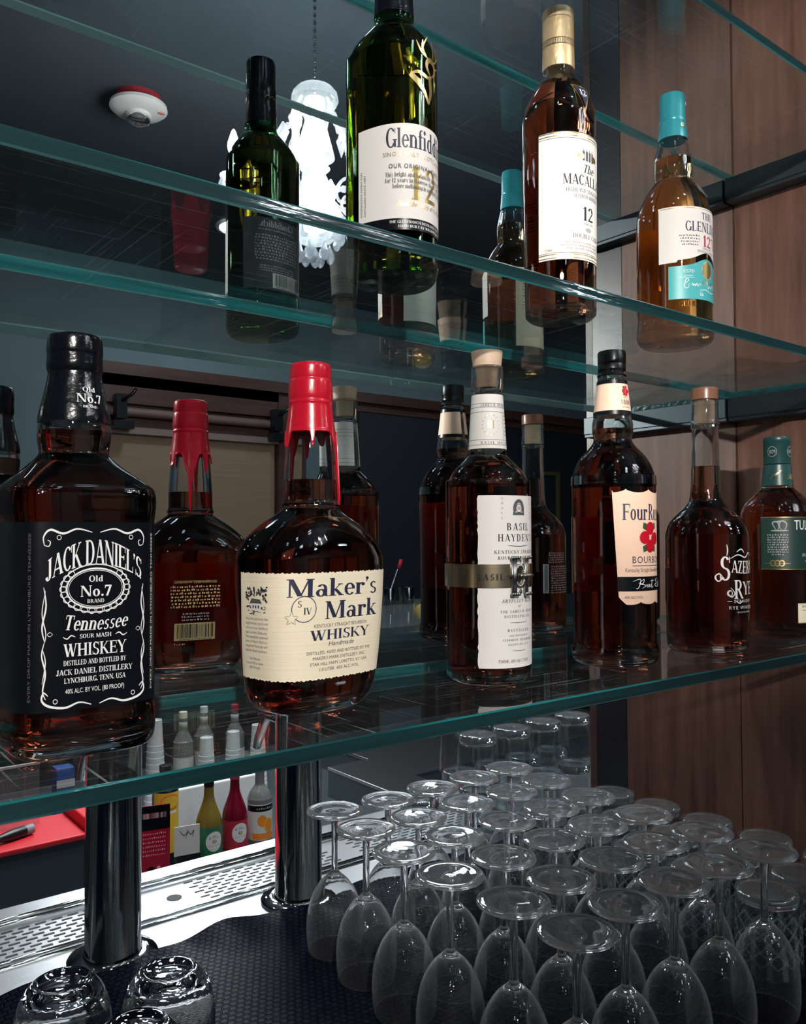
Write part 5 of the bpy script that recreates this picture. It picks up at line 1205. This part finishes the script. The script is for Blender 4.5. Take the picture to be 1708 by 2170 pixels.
# ================================================================== the room seen in the mirror
WY = -4.25
t = thing('window', '', ''); bpy.data.objects.remove(t)
struct('window_1', [(.36, .45, WY, WY + .07, .85, 2.36), (1.62, 1.72, WY, WY + .07, .85, 2.36), (1.02, 1.09, WY, WY + .06, .95, 2.24), (.45, 1.62, WY, WY + .07, .85, .95), (.45, 1.62, WY, WY + .06, 2.20, 2.36), (.45, 1.62, WY, WY + .012, .95, 2.2)], M['mahogany'])
struct('trim_5', [(.30, 6.4, WY, WY + .10, 2.36, 2.43), (.30, 6.4, WY, WY + .06, 2.30, 2.36)], M['mahogany'])
for i, (x0, x1, lb) in enumerate(((.47, 1.01, 'tan roller blind in the window half farther from the dark doorway'), (1.10, 1.61, 'tan roller blind in the window half next to the dark doorway'))):
    t = thing('roller_blind', lb, 'blind', (0, 0, 0), 0, 'roller blinds')
    mb = MB(); mb.box(x0, x1, WY + .020, WY + .024, .98, 2.02); mb.build('blind_cloth', M['blind'], t)
    mb = MB(); mb.box(x0 - .01, x1 + .01, WY + .0175, WY + .07, 2.02, 2.06); mb.build('bottom_bar', M['card_pink'] if False else pbr('blind_bar', (.22, .16, .14), .5), t)
    mb = MB(); mb.tube([(x0, WY + .05, 2.15), (x1, WY + .05, 2.15)], .028, 14); mb.build('roller', pbr('blind_roll', (.17, .10, .085), .6), t, sharp=40)
for i, (x, lb) in enumerate(((.55, 'black blind bracket at the outer end of the window head'), (1.58, 'black blind bracket at the doorway end of the window head'))):
    mb = MB(); mb.box(x - .03, x + .03, WY + .075, WY + .14, 2.10, 2.24); mb.box(x - .05, x + .07, WY + .08, WY + .15, 2.04, 2.085); mb.tube([(x, WY + .14, 2.2), (x + .05, WY + .17, 2.24), (x + .07, WY + .17, 2.27)], .01, 8)
    tag(mb.build('blind_bracket', M['black']), lb, 'bracket', 'blind brackets')
struct('door_1', [(2.28, 6.4, WY, WY + .05, 0, 2.30)], M['wall_dark'])
t = thing('picture_frame', 'narrow gilt frame leaning on the dark wall, seen in the mirror', 'frame', (4.22, WY + .052, 1.45))
mb = MB(); mb.box(-.16, -.13, 0, .03, 0, .50); mb.box(.13, .16, 0, .03, 0, .50); mb.box(-.13, .13, 0, .03, .47, .50); mb.box(-.13, .13, 0, .03, 0, .03); mb.build('moulding', pbr('tarnished_gilt', (.20, .16, .06), .4, .5), t)
mb = MB(); mb.box(-.13, .13, .004, .01, .03, .47); mb.build('canvas', M['wall_dark'], t)
# customers' bar behind the camera with a garnish caddy
struct('trim_6', [(.1, 3.6, -2.6, -1.70, 1.03, 1.07)], pbr('dark_teal_bar_top', (.018, .040, .046), .18), bevel=.004)
struct('trim_7', [(.15, 3.55, -2.55, -1.76, 0, 1.03)], M['trim_dark'])
t = thing('garnish_caddy', 'clear acrylic garnish caddy on the bar top, seen in the mirror', 'caddy', (.86, -1.94, 1.0702))
mb = MB()
for b_ in ((-.24, .24, -.09, -.086, 0, .085), (-.24, .24, .086, .09, 0, .085), (-.24, -.236, -.086, .086, 0, .085), (.236, .24, -.086, .086, 0, .085), (-.24, .24, -.09, .09, -.0001, .003)): mb.box(*b_)
mb.build('tray', M['pane'], t)
for i, (dx, r) in enumerate(((-.03, .028), (.060, .034))):
    q = thing('steel_jigger', ('steel cup with a stirring straw in the clear garnish caddy', 'steel cup next to the lemon in the clear garnish caddy')[i], 'cup', (.86 + dx, -1.94, 1.0734)); 
    mb = MB(); mb.lathe([(r * .75, 0), (r, .14), (r * .95, .14), (r * .72, .004), (.002, .003)], n=28); mb.build('cup_wall', M['chrome'], q, sharp=40)
q = thing('cocktail_straw', 'dark stirring straw with a red tip leaning in the steel cup', 'straw', (.828, -1.94, 1.0790))
mb = MB(); mb.tube([(-.006, 0, 0), (.016, 0, .14), (.05, 0, .21)], .0030, 8); mb.build('shaft', M['steel'], q); mb = MB(); mb.tube([(.05, 0, .21), (.064, 0, .243)], .007, 10); mb.build('tip', M['red_board'], q)
mb = MB(); mb.sphere((0, 0, .036), .036, 20, 0, (1.25, 1, 1)); lm = mb.build('lemon', M['yellow']); lm.location = (.995, -1.93, 1.0740); tag(lm, 'yellow lemon lying in the clear garnish caddy', 'lemon')
# ceiling smoke alarm
t = thing('smoke_alarm', 'white round smoke alarm with a red collar on the dark ceiling', 'smoke alarm', (-.018, -2.348, 3.05))
mb = MB(); mb.lathe([(.080, -.0002), (.080, -.030), (.06, -.031)], n=40, close1=True); mb.build('collar', pbr('red_collar', (.32, .02, .03), .5), t, sharp=40)
mb = MB(); mb.lathe([(.088, -.0305), (.102, -.034), (.104, -.046), (.090, -.058), (.060, -.064), (.045, -.066), (.044, -.075), (.003, -.076)], n=48); hs = mb.build('housing', M['white_plastic'], t, sharp=50)
mb = MB(); mb.lathe([(.040, -.0755), (.043, -.085), (.038, -.098), (.020, -.105), (.003, -.106)], n=30); mb.build('strobe_lens', M['clear_glass'], t, sharp=60)
for a in (-70, 35):
    c_, s_ = math.cos(math.radians(a)), math.sin(math.radians(a)); mb = MB(); mb.sphere((.082 * c_, .082 * s_, -.060), .010, 10, 0, (1.6, 1, .4)); mb.build('red_mark', pbr('pink_mark', (.6, .2, .2), .5), hs)

# ------------------------------------------------------------------ crystal chandelier
CX, CY = .186, -1.45
t = thing('chandelier', 'bright crystal chandelier with beads and drops hanging on a chain, seen in the mirror', 'chandelier', (CX, CY, 0))
mb = MB(); 
z = 3.05
while z > 2.765: mb.sphere((0, 0, z - .012), .010, 8, 0, (.55, .55, 1.1)); z -= .0235
mb.build('chain', M['chrome'], t)
def latz(P, n=28): 
    mb = MB(); mb.lathe(P, n=n); return mb
crown = [(.020, 2.768), (.052, 2.762), (.066, 2.745), (.068, 2.725), (.055, 2.700), (.036, 2.688), (.030, 2.672), (.020, 2.666)]
mb = MB(); n = 36
mb.loft([[(r * (1 + .05 * (i % 2)) * math.cos(2 * PI * i / n), r * (1 + .05 * (i % 2)) * math.sin(2 * PI * i / n), zz) for i in range(n)] for r, zz in crown], True, True, 0, False); mb.build('crown_dish', M['crystal'], t)
mb = latz([(.030, 2.665), (.040, 2.63), (.052, 2.585), (.060, 2.552), (.040, 2.545), (.034, 2.53), (.046, 2.52), (.030, 2.505), (.038, 2.49), (.052, 2.45), (.062, 2.405), (.056, 2.385), (.030, 2.38)]); mb.build('column', M['crystal'], t, sharp=40)
mb = latz([(.002, 2.735), (.030, 2.73), (.030, 2.705), (.013, 2.69), (.013, 2.40), (.034, 2.36), (.034, 2.335), (.002, 2.33)], 14); mb.build('lit_core', M['core'], t)
bowl = [(.082, 2.372), (.080, 2.350), (.070, 2.320), (.050, 2.300), (.024, 2.292)]
mb = latz(bowl, 30); mb.build('bowl', M['crystal'], t, sharp=40)
drop = MB(); drop.loft([[(r * math.cos(2 * PI * i / 8), r * math.sin(2 * PI * i / 8), zz) for i in range(8)] for r, zz in ((.002, 0), (.006, -.010), (.015, -.034), (.016, -.046), (.009, -.060), (.001, -.066))], True, True, 0, False)
kite = MB(); kite.loft([[(r * math.cos(2 * PI * i / 6), r * .5 * math.sin(2 * PI * i / 6), zz) for i in range(6)] for r, zz in ((.002, 0), (.019, -.030), (.001, -.075))], True, True, 0, False)
d0 = drop.build('crystal_drop', M['crystal'], t); d0.location = (0, 0, 2.285); k0 = kite.build('crystal_pendant', M['crystal'], t); k0.location = (.095, 0, 2.655)
def hang(o, p, rz=0, s=1):
    c = o.copy(); COL.objects.link(c); c.parent = t; c.location = p; c.rotation_euler = (0, 0, rz); c.scale = (s, s, s)
for i in range(10): a = 2 * PI * i / 10; hang(d0, (.078 * math.cos(a), .078 * math.sin(a), 2.338), a, .8)
for i in range(6): a = 2 * PI * i / 6 + .4; hang(d0, (.045 * math.cos(a), .045 * math.sin(a), 2.292), a, .9)
for i in range(1, 7): a = 2 * PI * i / 7; hang(k0, (.095 * math.cos(a), .095 * math.sin(a), 2.655), a)
arm_dirs = [2 * PI * i / 6 + .25 for i in range(6)]
for a in arm_dirs:
    c_, s_ = math.cos(a), math.sin(a); P_ = [(.05, 2.43), (.10, 2.375), (.17, 2.365), (.235, 2.40), (.245, 2.44)]
    mb = MB(); mb.tube([(r * c_, r * s_, zz) for r, zz in cr(P_, 4)], .0075, 10)
    am = mb.build('arm', M['crystal'], t, sharp=50)
    mb = MB(); mb.lathe([(.010, 2.440), (.038, 2.452), (.040, 2.457), (.010, 2.452)], (.245 * c_, .245 * s_, 0), 20); mb.build('drip_pan', M['crystal'], am, sharp=50)
    mb = MB(); mb.lathe([(.010, 2.456), (.010, 2.520), (.0165, 2.535), (.0165, 2.552), (.006, 2.585), (.002, 2.592)], (.245 * c_, .245 * s_, 0), 16); mb.build('bulb', M['bulb'], am, sharp=60)
    for q in (0.0, 1.05, 2.1, 3.15, 4.2, 5.25): hang(d0, (.245 * c_ + .036 * math.cos(q), .245 * s_ + .036 * math.sin(q), 2.45), q, .75)
    # scroll ornament on the arm
    mb = MB(); mb.tube([((.12 + .035 * math.cos(u)) * c_, (.12 + .035 * math.cos(u)) * s_, 2.425 + .035 * math.sin(u)) for u in [k * PI / 9 for k in range(15)]], .005, 8); mb.build('scroll', M['crystal'], am, sharp=60)
for i, a in enumerate(arm_dirs):
    a2 = arm_dirs[(i + 1) % 6]
    p0 = Vector((.062 * math.cos(a), .062 * math.sin(a), 2.69)); p1 = Vector((.24 * math.cos(a), .24 * math.sin(a), 2.46))
    mb = MB()
    for k in range(17):
        f = k / 16; p = p0.lerp(p1, f); p.z -= .07 * math.sin(PI * f); mb.sphere(p, .0105, 8)
    mb.build('bead_strand', M['crystal'], t)
    p0 = p1; p1 = Vector((.24 * math.cos(a2), .24 * math.sin(a2), 2.46)); mb = MB()
    for k in range(15):
        f = k / 14; p = p0.lerp(p1, f); p.z -= .06 * math.sin(PI * f) + .02; mb.sphere(p, .0105, 8)
    mb.build('bead_strand', M['crystal'], t)

# ------------------------------------------------------------------ ceiling downlights
def downlight(x, y, m_, lb, r=.12):
    t = thing('ceiling_downlight', lb, 'ceiling light', (x, y, 3.05), 0, 'ceiling downlights')
    mb = MB(); mb.lathe([(r + .004, -.0002), (r + .022, -.0002), (r + .020, -.010), (r + .004, -.012)], n=36, close0=False, close1=False); mb.build('trim_ring', M['white_plastic'], t, sharp=40)
    mb = MB(); mb.lathe([(r, -.004), (.002, -.0041)], n=28, close0=False); mb.f = [f[::-1] for f in mb.f]; mb.build('lens', M[m_], t)
for x, y, m_, lb in LAMPS: downlight(x, y, m_, lb)
for x, y, lb in SMALL: downlight(x, y, 'lamp_added' if y > 0 else 'lamp_dim', lb, .055)  # the small ones are added for glints

def spotlight(pos, aim, watts, cone, lb):
    t = thing('added_spotlight', lb, 'spotlight', pos, 0, 'added spotlights')
    d = (Vector(aim) - Vector(pos)).normalized(); q = d.to_track_quat('-Z', 'Y'); mtx = q.to_matrix().to_4x4()
    mb = MB(); mb.lathe([(.030, .13), (.046, .12), (.048, -.005), (.045, -.005), (.040, .02), (.003, .021)], n=32, mtx=mtx); mb.build('lamp_head', M['black'], t, sharp=40)
    mb = MB(); mb.lathe([(.041, -.001), (.002, -.0011)], n=28, close0=False, mtx=mtx); mb.f = [f[::-1] for f in mb.f]; mb.build('lens', M['spot_lens'], t)
    mb = MB(); mb.tube([(0, 0, .05), (0, 0, 3.049 - pos[2])], .010, 10); mb.box(-.05, .05, -.02, .02, 3.03 - pos[2], 3.0495 - pos[2]); mb.build('stem', M['black'], t)
    ld = bpy.data.lights.new('spot_lamp', 'SPOT'); ld.energy = watts; ld.color = (1.0, .94, .87); ld.spot_size = math.radians(cone); ld.spot_blend = .6; ld.shadow_soft_size = .03
    lo = bpy.data.objects.new('spot_lamp', ld); COL.objects.link(lo); lo.parent = t; lo.matrix_parent_inverse.identity(); lo.location = d * .012; lo.rotation_euler = q.to_euler()
for a in ADDED_SPOTS: spotlight(*a)

for x, y, z, lb in ADDED_GLOBES:
    t = thing('added_globe', lb, 'pendant lamp', (x, y, z), 0, 'added globe lamps')
    mb = MB(); mb.sphere((0, 0, 0), .075, 24); mb.build('globe', M['globe'], t)
    mb = MB(); mb.lathe([(.026, .070), (.026, .095), (.010, .11), (.003, .145)], n=20); mb.tube([(0, 0, .145), (0, 0, 3.049 - z)], .003, 8); mb.build('cord_and_cap', M['black'], t, sharp=40)
